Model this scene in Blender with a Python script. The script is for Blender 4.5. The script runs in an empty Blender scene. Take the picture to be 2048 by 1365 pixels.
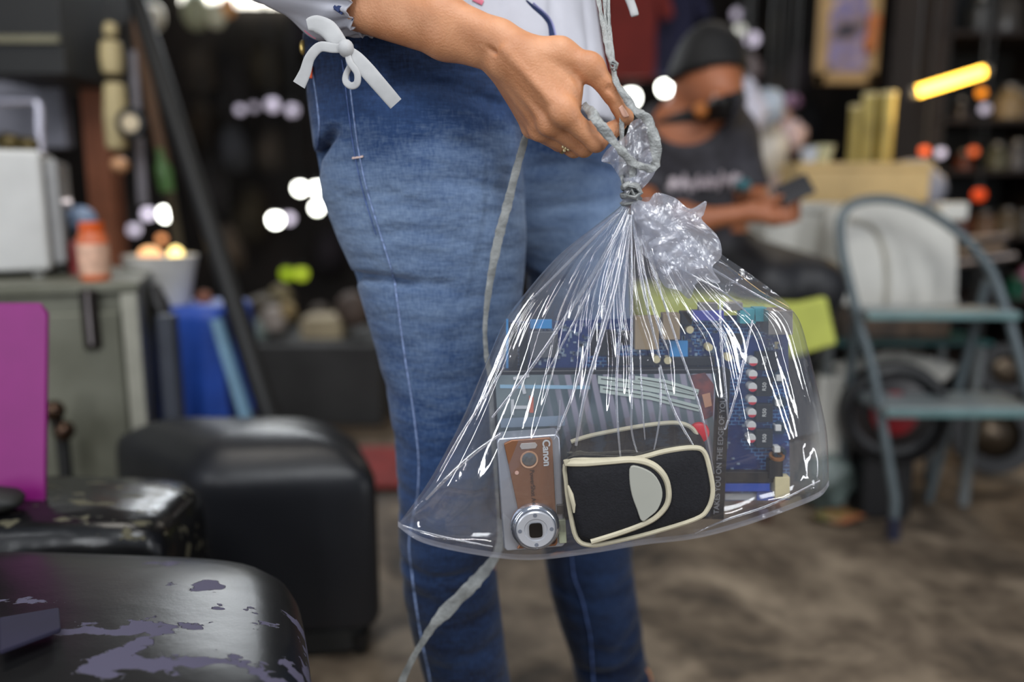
import bpy, bmesh, math, random
import numpy as np
from mathutils import Vector, Matrix
from mathutils.bvhtree import BVHTree
PI = math.pi
scene = bpy.context.scene
COL = scene.collection
random.seed(4); np.random.seed(4)

# ---------------------------------------------------------------- camera, world, light, exposure
F_MM, PITCH, CAM_Z = 28.0, math.radians(10), 0.88
FPX = F_MM / 36 * 2048
cd = bpy.data.cameras.new('camera'); cam = bpy.data.objects.new('camera', cd); COL.objects.link(cam)
cam.location = (0, 0, CAM_Z); cam.rotation_euler = (PI / 2 - PITCH, 0, 0)
cd.lens = F_MM; cd.sensor_width = 36; cd.clip_start = 0.02
cd.dof.use_dof = True; cd.dof.focus_distance = 0.855; cd.dof.aperture_fstop = 1.3
scene.camera = cam
scene.view_settings.view_transform = 'Standard'; scene.view_settings.look = 'None'
scene.view_settings.gamma = 1; scene.view_settings.use_curve_mapping = False
scene.view_settings.exposure = 0.0
scene.cycles.max_bounces = 8; scene.cycles.transparent_max_bounces = 32
scene.cycles.sample_clamp_indirect = 4; scene.cycles.use_denoising = True
scene.cycles.caustics_reflective = False; scene.cycles.caustics_refractive = False

w = bpy.data.worlds.new('daylight'); scene.world = w; w.use_nodes = True
w.node_tree.nodes['Background'].inputs[0].default_value = (0.62, 0.72, 0.9, 1)
w.node_tree.nodes['Background'].inputs[1].default_value = 0.32

def area(name, loc, aim, sx, sy, watts, col=(1, 1, 1), spread=180):
    l = bpy.data.lights.new(name, 'AREA'); l.shape = 'RECTANGLE'; l.size = sx; l.size_y = sy
    l.energy = watts; l.color = col; l.spread = math.radians(spread)
    o = bpy.data.objects.new(name, l); COL.objects.link(o); o.location = loc
    o.rotation_euler = (Vector(aim) - Vector(loc)).to_track_quat('-Z', 'Y').to_euler()
    return o
area('daylight_doorway', (-0.05, -1.0, 3.0), (0.0, 1.0, 0.7), 1.8, 1.2, 60, (0.95, 0.98, 1.0))
area('streak_strip_right', (1.75, -0.75, 0.95), (0.1, 0.9, 0.7), 0.11, 1.5, 15, (0.95, 0.97, 1.0))  # pair of unseen strips added at the right to streak the bag film
area('streak_strip_right', (2.1, 0.35, 1.3), (0.1, 0.9, 0.7), 0.09, 1.4, 9, (0.95, 0.97, 1.0))
area('streak_strip_left', (-1.5, -0.9, 1.0), (0.0, 0.9, 0.7), 0.10, 1.5, 14, (0.95, 0.97, 1.0))  # matching unseen pair added at the left, also for film streaks
area('streak_strip_left', (-2.0, 0.1, 1.4), (0.0, 0.9, 0.7), 0.08, 1.3, 7, (0.95, 0.97, 1.0))
area('streak_strip_top', (0.35, 0.55, 2.35), (0.3, 0.9, 0.6), 1.2, 0.07, 9, (1, 0.98, 0.95))  # thin overhead strip added for highlights on the plastic
area('stall_light', (1.2, 3.4, 2.6), (1.2, 2.6, 0.6), 1.0, 0.5, 9, (1, 0.9, 0.78))
area('left_fill_light', (-1.0, 1.3, 2.6), (-1.1, 2.4, 0.5), 0.8, 0.3, 11, (1, 0.94, 0.86))  # added fill that brightens the dim left background
area('stool_sheen_light', (-1.35, 4.3, 2.22), (-.5, 1.5, .4), 1.3, 0.4, 38, (0.9, 0.95, 1))  # added above the view so the farthest stool's top shines

# ---------------------------------------------------------------- helpers
def at(px, py, Y):
    """a world point at world depth Y seen at a pixel of the 2048x1365 frame"""
    u = (px - 1024) / FPX; v = (682.5 - py) / FPX
    d = Vector((u, math.cos(PITCH) + v * math.sin(PITCH), -math.sin(PITCH) + v * math.cos(PITCH)))
    return Vector((0, 0, CAM_Z)) + d * (Y / d.y)
def ppm(px, py, Y):
    return 1.0 / (at(px + 1, py, Y) - at(px, py, Y)).length
def lin(c):
    c = c / 255.0
    return c / 12.92 if c <= 0.04045 else ((c + 0.055) / 1.055) ** 2.4
def rgb(*c): return (lin(c[0]), lin(c[1]), lin(c[2]), 1)

MATS = {}
def M(name, c=(128, 128, 128), rough=0.5, metal=0.0, var=0.12, vs=12, bump=0.0, bs=80, emit=0, coat=0, alpha=1, c2=None, spec=0.5, trans=0):
    if name in MATS: return MATS[name]
    m = bpy.data.materials.new(name); m.use_nodes = True; MATS[name] = m
    nt = m.node_tree; b = nt.nodes['Principled BSDF']
    tc = nt.nodes.new('ShaderNodeTexCoord'); nz = nt.nodes.new('ShaderNodeTexNoise')
    nz.inputs['Scale'].default_value = vs; nz.inputs['Detail'].default_value = 5
    nt.links.new(tc.outputs['Object'], nz.inputs['Vector'])
    mx = nt.nodes.new('ShaderNodeMix'); mx.data_type = 'RGBA'
    base = rgb(*c)
    if c2 is None:
        a = tuple(min(1, x * (1 + var)) for x in base[:3]) + (1,); d = tuple(x * (1 - var) for x in base[:3]) + (1,)
    else: a, d = rgb(*c2), base
    rp = nt.nodes.new('ShaderNodeMapRange'); rp.inputs[1].default_value = 0.35; rp.inputs[2].default_value = 0.65
    nt.links.new(nz.outputs[0], rp.inputs[0]); nt.links.new(rp.outputs[0], mx.inputs[0])
    mx.inputs[6].default_value = d; mx.inputs[7].default_value = a
    nt.links.new(mx.outputs[2], b.inputs['Base Color'])
    b.inputs['Roughness'].default_value = rough; b.inputs['Metallic'].default_value = metal
    b.inputs['Coat Weight'].default_value = coat; b.inputs['Specular IOR Level'].default_value = spec
    b.inputs['Transmission Weight'].default_value = trans
    if emit:
        b.inputs['Emission Color'].default_value = base; b.inputs['Emission Strength'].default_value = emit
    if bump:
        n2 = nt.nodes.new('ShaderNodeTexNoise'); n2.inputs['Scale'].default_value = bs; n2.inputs['Detail'].default_value = 6
        nt.links.new(tc.outputs['Object'], n2.inputs['Vector'])
        bp = nt.nodes.new('ShaderNodeBump'); bp.inputs['Strength'].default_value = bump; bp.inputs['Distance'].default_value = 0.004
        nt.links.new(n2.outputs[0], bp.inputs['Height']); nt.links.new(bp.outputs[0], b.inputs['Normal'])
    return m

class B:
    """mesh builder: collects shapes in world coordinates"""
    def __init__(s): s.v = []; s.f = []
    def add(s, vs, fs):
        n = len(s.v); s.v += [Vector(p) for p in vs]; s.f += [tuple(i + n for i in f) for f in fs]; return s
    def box(s, a, b):
        x0, y0, z0 = a; x1, y1, z1 = b
        return s.add([(x0, y0, z0), (x1, y0, z0), (x1, y1, z0), (x0, y1, z0), (x0, y0, z1), (x1, y0, z1), (x1, y1, z1), (x0, y1, z1)],
                     [(0, 3, 2, 1), (4, 5, 6, 7), (0, 1, 5, 4), (1, 2, 6, 5), (2, 3, 7, 6), (3, 0, 4, 7)])
    def prism(s, pts, d):
        """closed outline extruded by vector d"""
        n = len(pts); pts = [Vector(p) for p in pts]; d = Vector(d)
        fs = [tuple(range(n)), tuple(reversed(range(n, 2 * n)))] + [(i, n + i, n + (i + 1) % n, (i + 1) % n) for i in range(n)]
        return s.add(pts + [p + d for p in pts], fs)
    def loft(s, rings, cap=True):
        n = len(rings[0]); vs = [p for r in rings for p in r]; fs = []
        for k in range(len(rings) - 1):
            for i in range(n):
                j = (i + 1) % n; fs.append((k * n + i, k * n + j, (k + 1) * n + j, (k + 1) * n + i))
        if cap: fs += [tuple(reversed(range(n))), tuple(range((len(rings) - 1) * n, len(rings) * n))]
        return s.add(vs, fs)
    def tube(s, path, r, n=12, flat=1.0, twist=0.0, up=None, cap=True, face=None):
        path = [Vector(p) for p in path]; m = len(path)
        rs = r if isinstance(r, (list, tuple)) else [r] * m
        fl = flat if isinstance(flat, (list, tuple)) else [flat] * m
        rings = []; u = Vector(up) if up else None
        for i, p in enumerate(path):
            t = (path[min(i + 1, m - 1)] - path[max(i - 1, 0)]).normalized()
            if face is not None: u = t.cross(Vector(face))
            if u is None: u = t.orthogonal().normalized()
            u2 = (u - t * u.dot(t))
            u = u2.normalized() if u2.length > 1e-6 else t.orthogonal().normalized()
            w_ = t.cross(u); an = twist * i if face is None else twist * math.sin(i * .55)
            a = u * math.cos(an) + w_ * math.sin(an); b = w_ * math.cos(an) - u * math.sin(an)
            rings.append([p + a * (math.cos(q) * rs[i]) + b * (math.sin(q) * rs[i] * fl[i]) for q in [2 * PI * k / n for k in range(n)]])
        return s.loft(rings, cap)
    def cyl(s, p, q, r, n=24, r2=None): return s.tube([p, q], [r, r if r2 is None else r2], n)
    def lathe(s, o, axis, prof, n=32):
        """profile [(radius, height)] about axis"""
        ax = Vector(axis).normalized(); u = ax.orthogonal().normalized(); w_ = ax.cross(u); o = Vector(o)
        return s.loft([[o + ax * h + (u * math.cos(q) + w_ * math.sin(q)) * max(r, 1e-5) for q in [2 * PI * k / n for k in range(n)]] for r, h in prof])
    def ell(s, c, rx, ry, rz, n=20):
        c = Vector(c)
        return s.loft([[c + Vector((math.cos(q) * math.sin(a) * rx, math.sin(q) * math.sin(a) * ry, math.cos(a) * rz)) for q in [2 * PI * k / n for k in range(n)]]
                       for a in [0.02 + (PI - 0.04) * j / (n // 2) for j in range(n // 2 + 1)]])
    def grid(s, fn, nu, nv, wrap=False):
        vs = [fn(i / (nu - 1 if not wrap else nu), j / (nv - 1)) for j in range(nv) for i in range(nu)]; fs = []
        for j in range(nv - 1):
            for i in range(nu if wrap else nu - 1):
                k = (i + 1) % nu; fs.append((j * nu + i, j * nu + k, (j + 1) * nu + k, (j + 1) * nu + i))
        return s.add(vs, fs)

def setp(o, label=None, cat=None, group=None, kind=None):
    if label: o['label'] = label
    if cat: o['category'] = cat
    if group: o['group'] = group
    if kind: o['kind'] = kind
    return o
def thing(name, label, cat, loc, group=None):
    o = bpy.data.objects.new(name, None); COL.objects.link(o); o.location = loc
    o.empty_display_size = 0.05
    return setp(o, label, cat, group)
def wloc(o):
    v = Vector((0, 0, 0))
    while o is not None: v += o.location; o = o.parent
    return v
def obj(name, b, mat, parent=None, bevel=0, seg=2, smooth=True, sub=0, fixn=True, label=None, solid=0):
    vs = b.v if isinstance(b, B) else [Vector(p) for p in b[0]]
    fs = b.f if isinstance(b, B) else b[1]
    me = bpy.data.meshes.new(name)
    if parent is None:
        a = np.array([tuple(p) for p in vs]); base = Vector(((a[:, 0].min() + a[:, 0].max()) / 2, (a[:, 1].min() + a[:, 1].max()) / 2, a[:, 2].min()))
    else: base = wloc(parent)
    me.from_pydata([tuple(p - base) for p in vs], [], fs); me.validate()
    if fixn:
        bm = bmesh.new(); bm.from_mesh(me); bmesh.ops.recalc_face_normals(bm, faces=bm.faces); bm.to_mesh(me); bm.free()
    me.polygons.foreach_set('use_smooth', [smooth] * len(me.polygons))
    o = bpy.data.objects.new(name, me); COL.objects.link(o)
    if parent is None: o.location = base
    else: o.parent = parent
    me.materials.append(mat)
    if solid:
        m = o.modifiers.new('solid', 'SOLIDIFY'); m.thickness = solid; m.offset = 0
    if bevel:
        m = o.modifiers.new('bevel', 'BEVEL'); m.width = bevel; m.segments = seg; m.limit_method = 'ANGLE'; m.angle_limit = math.radians(40); m.harden_normals = True
    elif smooth and not sub and len(fs) < 3000:
        try: me.set_sharp_from_angle(angle=math.radians(42))
        except Exception: pass
    if sub:
        m = o.modifiers.new('sub', 'SUBSURF'); m.levels = sub; m.render_levels = sub
    if label: o['label'] = label
    return o
def dup(root, loc, label=None, group=None):
    r = root.copy(); COL.objects.link(r); r.location = loc
    if label: r['label'] = label
    if group: r['group'] = group
    for ch in list(root.children):
        c = ch.copy(); COL.objects.link(c); c.parent = r
        for g in ch.children:
            d = g.copy(); COL.objects.link(d); d.parent = c
    return r
def pxprism(pts, Y, d):
    """outline in pixels standing at depth Y, d metres thick (away from the camera)"""
    return B().prism([at(x, y, Y) for x, y in pts], (0, d, 0))
def rpx(x0, y0, x1, y1): return [(x0, y0), (x1, y0), (x1, y1), (x0, y1)]
def catmull(P, n):
    P = np.array(P, float); out = []
    m = len(P)
    for i in range(m - 1):
        p0 = P[max(i - 1, 0)]; p1 = P[i]; p2 = P[i + 1]; p3 = P[min(i + 2, m - 1)]
        for k in range(n):
            t = k / n
            out.append(0.5 * (2 * p1 + (p2 - p0) * t + (2 * p0 - 5 * p1 + 4 * p2 - p3) * t * t + (3 * p1 - p0 - 3 * p2 + p3) * t ** 3))
    out.append(P[-1]); return np.array(out)
def closed_catmull(P, n):
    P = np.array(P, float); m = len(P); out = []
    for i in range(m):
        p0, p1, p2, p3 = P[i - 1], P[i], P[(i + 1) % m], P[(i + 2) % m]
        for k in range(n):
            t = k / n
            out.append(0.5 * (2 * p1 + (p2 - p0) * t + (2 * p0 - 5 * p1 + 4 * p2 - p3) * t * t + (3 * p1 - p0 - 3 * p2 + p3) * t ** 3))
    return np.array(out)
def text_mesh(s, size, origin, xdir, ydir, mat, name, parent, depth=0.0003, align='CENTER', bold=0):
    cu = bpy.data.curves.new(name, 'FONT'); cu.body = s; cu.size = size; cu.align_x = align; cu.align_y = 'CENTER'; cu.extrude = depth; cu.offset = bold
    t = bpy.data.objects.new('tmp', cu); COL.objects.link(t)
    dg = bpy.context.evaluated_depsgraph_get(); me = bpy.data.meshes.new_from_object(t.evaluated_get(dg))
    bpy.data.objects.remove(t)
    x = Vector(xdir).normalized(); y = Vector(ydir).normalized(); z = x.cross(y)
    mt = Matrix((x, y, z)).transposed().to_4x4(); mt.translation = Vector(origin) - wloc(parent)
    me.transform(mt); me.materials.clear(); me.materials.append(mat); me.name = name
    o = bpy.data.objects.new(name, me); COL.objects.link(o); o.parent = parent
    return o

M('black_paint', (16, 16, 17), .45)
# ---- implicit surfaces
def nets(Fv, org, h):
    nx, ny, nz = Fv.shape; ins = Fv < 0
    c = [(i, j, k) for i in (0, 1) for j in (0, 1) for k in (0, 1)]
    sl = lambda A, i, j, k: A[i:nx - 1 + i, j:ny - 1 + j, k:nz - 1 + k]
    cnt = sum(sl(ins, *q).astype(np.int8) for q in c)
    act = (cnt > 0) & (cnt < 8); idx = np.argwhere(act); ids = -np.ones(act.shape, np.int64); ids[act] = np.arange(len(idx))
    S = np.zeros((len(idx), 3)); N = np.zeros(len(idx))
    val = {q: Fv[idx[:, 0] + q[0], idx[:, 1] + q[1], idx[:, 2] + q[2]] for q in c}
    for a in c:
        for ax in range(3):
            if a[ax] == 0:
                b = list(a); b[ax] = 1; b = tuple(b)
                m = (val[a] < 0) != (val[b] < 0); t = val[a][m] / (val[a][m] - val[b][m])
                p = np.repeat(np.array([a], float), m.sum(), 0); p[:, ax] = t
                S[m] += p; N[m] += 1
    V = (idx + S / N[:, None]) * h + np.array(org)
    Q = []
    for ax in range(3):
        o1, o2 = [(1, 2), (2, 0), (0, 1)][ax]
        a = [slice(1, -1)] * 3; a[ax] = slice(0, -1); b = [slice(1, -1)] * 3; b[ax] = slice(1, None)
        A_ = ins[tuple(a)]; B_ = ins[tuple(b)]; e = np.argwhere(A_ != B_); 
        if len(e) == 0: continue
        sg = A_[e[:, 0], e[:, 1], e[:, 2]]
        g = e + 1; g[:, ax] = e[:, ax]
        def cell(d1, d2):
            q = g.copy(); q[:, o1] -= d1; q[:, o2] -= d2; return ids[q[:, 0], q[:, 1], q[:, 2]]
        q = np.stack([cell(1, 1), cell(0, 1), cell(0, 0), cell(1, 0)], 1)
        q[~sg] = q[~sg][:, ::-1]; Q.append(q)
    Q = np.concatenate(Q); Q = Q[(Q >= 0).all(1)]
    return V, Q
class SDF:
    def __init__(s, lo, hi, h):
        s.lo = np.array(lo, float); s.h = h
        n = np.ceil((np.array(hi) - s.lo) / h).astype(int) + 1
        ax = [s.lo[i] + np.arange(n[i]) * h for i in range(3)]
        s.X, s.Y, s.Z = [a.astype(np.float32) for a in np.meshgrid(*ax, indexing='ij')]
        s.F = np.full(s.X.shape, 9.0, np.float32)
    def join(s, d, k):
        if k <= 0: s.F = np.minimum(s.F, d); return
        hh = np.clip(0.5 + 0.5 * (s.F - d) / k, 0, 1); s.F = s.F * (1 - hh) + d * hh - k * hh * (1 - hh)
    def cut(s, d, k):
        hh = np.clip(0.5 - 0.5 * (s.F + d) / k, 0, 1); s.F = s.F * (1 - hh) - d * hh + k * hh * (1 - hh)
    def seg(s, a, b, ra, rb):
        a = np.array(a, float); b = np.array(b, float); ab = b - a; L = max((ab ** 2).sum(), 1e-9)
        px, py, pz = s.X - a[0], s.Y - a[1], s.Z - a[2]
        t = np.clip((px * ab[0] + py * ab[1] + pz * ab[2]) / L, 0, 1)
        return np.sqrt((px - t * ab[0]) ** 2 + (py - t * ab[1]) ** 2 + (pz - t * ab[2]) ** 2) - (ra + (rb - ra) * t)
    def ell(s, c, r):
        q = np.sqrt(((s.X - c[0]) / r[0]) ** 2 + ((s.Y - c[1]) / r[1]) ** 2 + ((s.Z - c[2]) / r[2]) ** 2)
        return (q - 1) * min(r)
    def column(s, zs, cx, cy, rx, ry, rot=0.0):
        o = np.argsort(zs); zs = np.array(zs)[o]; f = lambda a: np.interp(s.Z, zs, np.array(a)[o]).astype(np.float32)
        X = s.X - f(cx); Y = s.Y - f(cy)
        if rot: X, Y = X * math.cos(rot) + Y * math.sin(rot), -X * math.sin(rot) + Y * math.cos(rot)
        RX, RY = f(rx), f(ry); q = np.sqrt((X / RX) ** 2 + (Y / RY) ** 2)
        d = (q - 1) * np.minimum(RX, RY)
        return np.maximum(d, np.maximum(s.Z - zs[-1], zs[0] - s.Z))
    def mesh(s): return nets(s.F, s.lo, s.h)
def raw(name, V, Q, mat, parent):
    base = np.array(wloc(parent)); me = bpy.data.meshes.new(name)
    me.from_pydata((np.asarray(V) - base).tolist(), [], [tuple(int(i) for i in q) for q in Q]); me.validate()
    me.polygons.foreach_set('use_smooth', [True] * len(me.polygons)); me.materials.append(mat)
    o = bpy.data.objects.new(name, me); COL.objects.link(o); o.parent = parent
    return o
# ================================================================ SETTING
def floor_mat():
    m = bpy.data.materials.new('dirt_concrete'); m.use_nodes = True; nt = m.node_tree; b = nt.nodes['Principled BSDF']
    tc = nt.nodes.new('ShaderNodeTexCoord')
    n1 = nt.nodes.new('ShaderNodeTexNoise'); n1.inputs['Scale'].default_value = 3.2; n1.inputs['Detail'].default_value = 8; n1.inputs['Distortion'].default_value = 1.2
    n2 = nt.nodes.new('ShaderNodeTexNoise'); n2.inputs['Scale'].default_value = 22; n2.inputs['Detail'].default_value = 8
    r = nt.nodes.new('ShaderNodeValToRGB'); e = r.color_ramp.elements
    e[0].position = 0.36; e[0].color = rgb(46, 39, 32); e[1].position = 0.68; e[1].color = rgb(150, 134, 114)
    k = e.new(0.48); k.color = rgb(94, 81, 67)
    for n in (n1, n2): nt.links.new(tc.outputs['Object'], n.inputs['Vector'])
    mm = nt.nodes.new('ShaderNodeMath'); mm.operation = 'MULTIPLY_ADD'; mm.inputs[1].default_value = 0.22; 
    nt.links.new(n2.outputs[0], mm.inputs[0]); 
    m3 = nt.nodes.new('ShaderNodeMath'); m3.operation = 'MULTIPLY'; m3.inputs[1].default_value = 0.8
    nt.links.new(n1.outputs[0], m3.inputs[0]); nt.links.new(m3.outputs[0], mm.inputs[2])
    nt.links.new(mm.outputs[0], r.inputs[0]); nt.links.new(r.outputs[0], b.inputs['Base Color'])
    b.inputs['Roughness'].default_value = 0.7
    bp = nt.nodes.new('ShaderNodeBump'); bp.inputs['Strength'].default_value = 0.8; bp.inputs['Distance'].default_value = 0.02
    nt.links.new(mm.outputs[0], bp.inputs['Height']); nt.links.new(bp.outputs[0], b.inputs['Normal'])
    return m
def struct(name, b, m, **k): return setp(obj(name, b, m, **k), kind='structure')
def fl(u, v):
    x = -4.2 + 8.4 * u; y = -1.2 + 7.4 * v
    z = 0.006 * math.sin(3.1 * x + 1.3 * y) * math.sin(2.3 * y) - 0.006
    if -0.3 < x < 1.6 and 0.9 < y < 2.4: z += 0.012 * max(0, math.sin(9 * x + 5 * math.sin(4 * y))) * math.sin((x + .3) / 1.9 * PI) * math.sin((y - .9) / 1.5 * PI) - 0.004
    return (x, y, z)
struct('floor', B().grid(fl, 220, 200), floor_mat())
dark = M('smoked_boards', (34, 27, 23), 0.8, var=0.5, vs=3, bump=0.5, bs=12)
struct('wall_back', B().box((-4.2, 6.2, -.02), (4.2, 6.3, 3.0)), dark)
struct('wall_left', B().box((-4.3, 0.9, -.02), (-4.2, 6.3, 3.0)), dark)
struct('wall_right', B().box((4.2, 0.9, -.02), (4.3, 6.3, 3.0)), dark)
struct('ceiling', B().box((-4.3, 0.9, 2.95), (4.3, 6.3, 3.05)), M('sooty_roof', (26, 22, 20), 0.9, var=.4, vs=2))
# window high in the back wall, open to the sky
p = at(480, -70, 6.18)
struct('window_1', B().box((p.x - .42, 6.12, p.z - .28), (p.x + .38, 6.19, p.z + .30)), M('sky_pane', (255, 250, 235), 0.3, emit=5, var=0))

def bulb(px, py, Y, rad, col, strength, label, group=None):
    p = at(px, py, Y)
    t = thing('hanging_lamp', label, 'lamp', p, group)
    b = B().ell(p, rad, rad, rad, 14)
    obj('glass_bulb', b, M('glow_%d_%d_%d_%d' % (*col, int(strength * 10)), col, emit=strength, var=0), t)
    obj('lamp_cord', B().cyl(p + Vector((0, 0, rad)), (p.x, p.y, 2.95), 0.003, 6), M('black_cord', (20, 20, 20)), t)
    obj('lamp_socket', B().cyl(p + Vector((0, 0, rad * .8)), p + Vector((0, 0, rad + .02)), rad * .55, 10), M('black_cord'), t)
W_ = (255, 255, 245); C_ = (225, 215, 235)
for a in [
    (600, 377, 4.6, .030, W_, 16, 'bright white lamp, leftmost of the pair touching the thigh of the woman'),
    (634, 377, 4.6, .030, W_, 16, 'bright white lamp, right one of the top pair beside the thigh of the woman'),
    (634, 416, 4.5, .028, W_, 14, 'bright white lamp just below the top pair beside the thigh'),
    (551, 440, 4.4, .034, W_, 16, 'bright white lamp lowest and leftmost of the cluster beside the thigh'),
    (578, 437, 4.9, .030, C_, 1.6, 'dim lilac lamp overlapping the right of the lowest white lamp'),
    (331, 428, 4.2, .034, W_, 14, 'bright white lamp above the white basin behind the cabinets'),
    (296, 428, 4.4, .030, C_, 1.8, 'dim lilac lamp left of the bright white lamp above the basin'),
    (268, 460, 4.2, .030, C_, .7, 'faint grey lamp above the orange bottle, right of it'),
    (323, 478, 3.6, .018, (255, 170, 110), 1.4, 'small orange lamp under the bright white lamp above the basin'),
    (427, 466, 3.6, .020, (235, 140, 95), 1.6, 'small orange lamp beside the leaning black pole'),
    (574, 548, 4.2, .034, (150, 175, 30), .9, 'yellow-green lamp beside the knee, left of two'),
    (603, 548, 4.3, .034, (175, 195, 50), 1.0, 'yellow-green lamp beside the knee, right of two'),
    (480, 220, 4.6, .024, C_, .5, 'faint pink lamp, leftmost of the high row left of the hip'),
    (508, 214, 4.9, .024, C_, .4, 'faint pink lamp, second of the high row left of the hip'),
    (545, 210, 4.6, .036, C_, .75, 'larger pale lamp, third of the high row left of the hip'),
    (585, 221, 4.6, .032, C_, .65, 'pale pink lamp closest to the hip in the high row'),
    (1330, 176, 4.4, .034, W_, 15, 'bright white lamp left of the masked man'),
    (1262, 196, 4.3, .040, W_, 13, 'bright white lamp right behind the thumb of the woman'),
    (1273, 135, 4.6, .034, C_, .8, 'pale lilac lamp above the bright lamp near the thumb'),
    (1238, 140, 4.5, .036, C_, .9, 'pale lilac lamp behind the top knot of the twine'),
    (1300, 92, 4.6, .040, C_, .4, 'faint grey lamp up left of the masked man'),
    (1425, 60, 4.8, .034, C_, .8, 'pale lamp above the head of the masked man'),
    (1474, 28, 4.9, .030, C_, .5, 'small faint lamp highest above the masked man'),
    (1480, 60, 4.6, .030, (235, 235, 225), .8, 'white lamp, upper left of the pair right of the head of the man'),
    (1505, 78, 4.6, .036, C_, 1.0, 'white lamp, lower right of the pair right of the head of the man'),
    (1476, 170, 3.4, .022, W_, 2.4, 'small white lamp in front of the brow of the masked man'),
    (1849, 302, 3.0, .018, (255, 110, 60), .9, 'small red-orange lamp above the grey cloth'),
    (1881, 306, 3.2, .019, C_, .9, 'small lilac lamp right of the red-orange one above the grey cloth'),
    (1947, 303, 3.2, .018, (240, 110, 60), .7, 'small red-orange lamp on the dark shelves at right'),
    (1970, 218, 3.3, .020, C_, .6, 'small grey lamp under the right end of the glowing tube'),
    (1963, 186, 3.1, .018, (255, 150, 30), .8, 'small amber lamp just under the right end of the glowing tube'),
    (1958, 390, 3.1, .024, (235, 80, 30), .5, 'dull red lamp low on the dark shelves at right'),
]: bulb(*a)

# glowing tube lamp
a, b_ = at(1832, 184, 2.7), at(1966, 143, 2.7)
t = thing('tube_lamp', 'glowing yellow tube lamp tilted up to the right among dark shelves', 'lamp', a)
obj('glowing_tube', B().tube([a, b_], .017, 14), M('amber_tube', (255, 196, 70), emit=8, var=0), t)
d = (b_ - a).normalized()
for q, s in ((a, -1), (b_, 1)): obj('end_cap', B().cyl(q, q + d * s * .02, .018, 14), M('grey_metal', (120, 120, 120), .4, .6), t)
obj('hanging_wire', B().cyl(b_, (b_.x, b_.y, 2.95), .003, 6), M('black_cord'), t)
obj('hanging_wire', B().cyl(a, (a.x, a.y, 2.95), .003, 6), M('black_cord'), t)
l = bpy.data.lights.new('tube_glow', 'POINT'); l.energy = 4; l.color = (1, .7, .3); l.shadow_soft_size = .1
lo = bpy.data.objects.new('tube_glow', l); COL.objects.link(lo); lo.location = (a + b_) / 2 + Vector((0, -.08, -.05))

def pbox(name, label, cat, x0, y0, x1, y1, Y, d, m, bevel=.006, group=None, tofloor=False):
    c = [at(x0, y0, Y), at(x1, y0, Y), at(x1, y1, Y), at(x0, y1, Y)]
    xa = (c[0].x + c[3].x) / 2; xb = (c[1].x + c[2].x) / 2
    o = obj(name, B().box((xa, Y, 0.0 if tofloor else c[2].z), (xb, Y + d, c[0].z)), m, bevel=bevel)
    return setp(o, label, cat, group)
# ================================================================ LEFT BACKGROUND
# grey steel cabinet
Yc = 1.75
c0, c1 = at(-60, 565, Yc), at(268, 565, Yc)
steel = M('olive_grey_steel', (122, 122, 108), .5, .25, var=.2, vs=6, bump=.1, bs=30, c2=(98, 98, 84))
t = thing('steel_cabinet', 'scuffed olive grey steel cabinet behind the black stools on the left', 'cabinet', (c1.x, Yc, 0)); t.rotation_euler = (0, 0, math.radians(19))
obj('cabinet_body', B().box((c0.x, Yc + .01, 0.0), (c1.x, Yc + .48, c1.z - .02)), steel, t, bevel=.006)
obj('cabinet_top', B().box((c0.x, Yc - .005, c1.z - .022), (c1.x + .008, Yc + .49, c1.z)), steel, t, bevel=.004)
dz = at(200, 622, Yc).z
obj('door', B().box((c0.x + .01, Yc - .004, .05), (c1.x - .035, Yc + .012, dz)), steel, t, bevel=.004)
obj('corner_strip', B().box((c1.x - .03, Yc - .002, .03), (c1.x + .004, Yc + .03, c1.z - .024)), M('pale_steel', (168, 166, 152), .45, .3), t, bevel=.003)
hp0, hp1 = at(170, 575, Yc), at(213, 693, Yc)
h = obj('handle_plate', B().box((hp0.x, Yc - .014, hp1.z), (hp1.x, Yc - .002, hp0.z)), M('dark_bronze', (44, 38, 34), .4, .5), t, bevel=.008)
obj('handle_bar', B().box((hp0.x + .016, Yc - .03, hp1.z + .012), (hp1.x - .014, Yc - .012, hp0.z - .006)), M('worn_chrome', (190, 180, 180), .3, .7), h, bevel=.004)
# bluish side return seen right of it
setp(obj('side_panel_board', B().box((c1.x + .012, Yc + .06, 0), (c1.x + .05, Yc + .10, at(280, 640, Yc).z)), M('slate_board', (64, 68, 78), .6), bevel=.004), 'slate grey upright board pressed against the right side of the steel cabinet', 'board')
# white appliance
Yw = 1.86; a0, a1 = at(-60, 300, Yw), at(106, 562, Yw)
t = thing('white_appliance', 'white boxy appliance with vented side standing on the steel cabinet', 'appliance', (a1.x, Yw, c1.z)); t.rotation_euler = (0, 0, math.radians(24))
wh = M('white_plastic', (205, 205, 202), .45, var=.05)
ab = obj('casing', B().box((a0.x, Yw, c1.z + .015), (a1.x, Yw + .3, a0.z)), wh, t, bevel=.012, seg=3)
obj('side_cover', B().box((a1.x + .001, Yw + .02, c1.z + .03), (a1.x + .03, Yw + .29, a0.z - .02)), M('grey_plastic', (150, 150, 150), .5), t, bevel=.006)
for k in range(3): obj('foot', B().cyl((a1.x - .03 - .12 * k, Yw + .04, c1.z), (a1.x - .03 - .12 * k, Yw + .04, c1.z + .02), .014, 14), wh, t)
obj('knob', B().cyl((a1.x + .028, Yw + .05, a0.z - .12), (a1.x + .05, Yw + .05, a0.z - .12), .014, 14), M('worn_chrome'), t)
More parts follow.
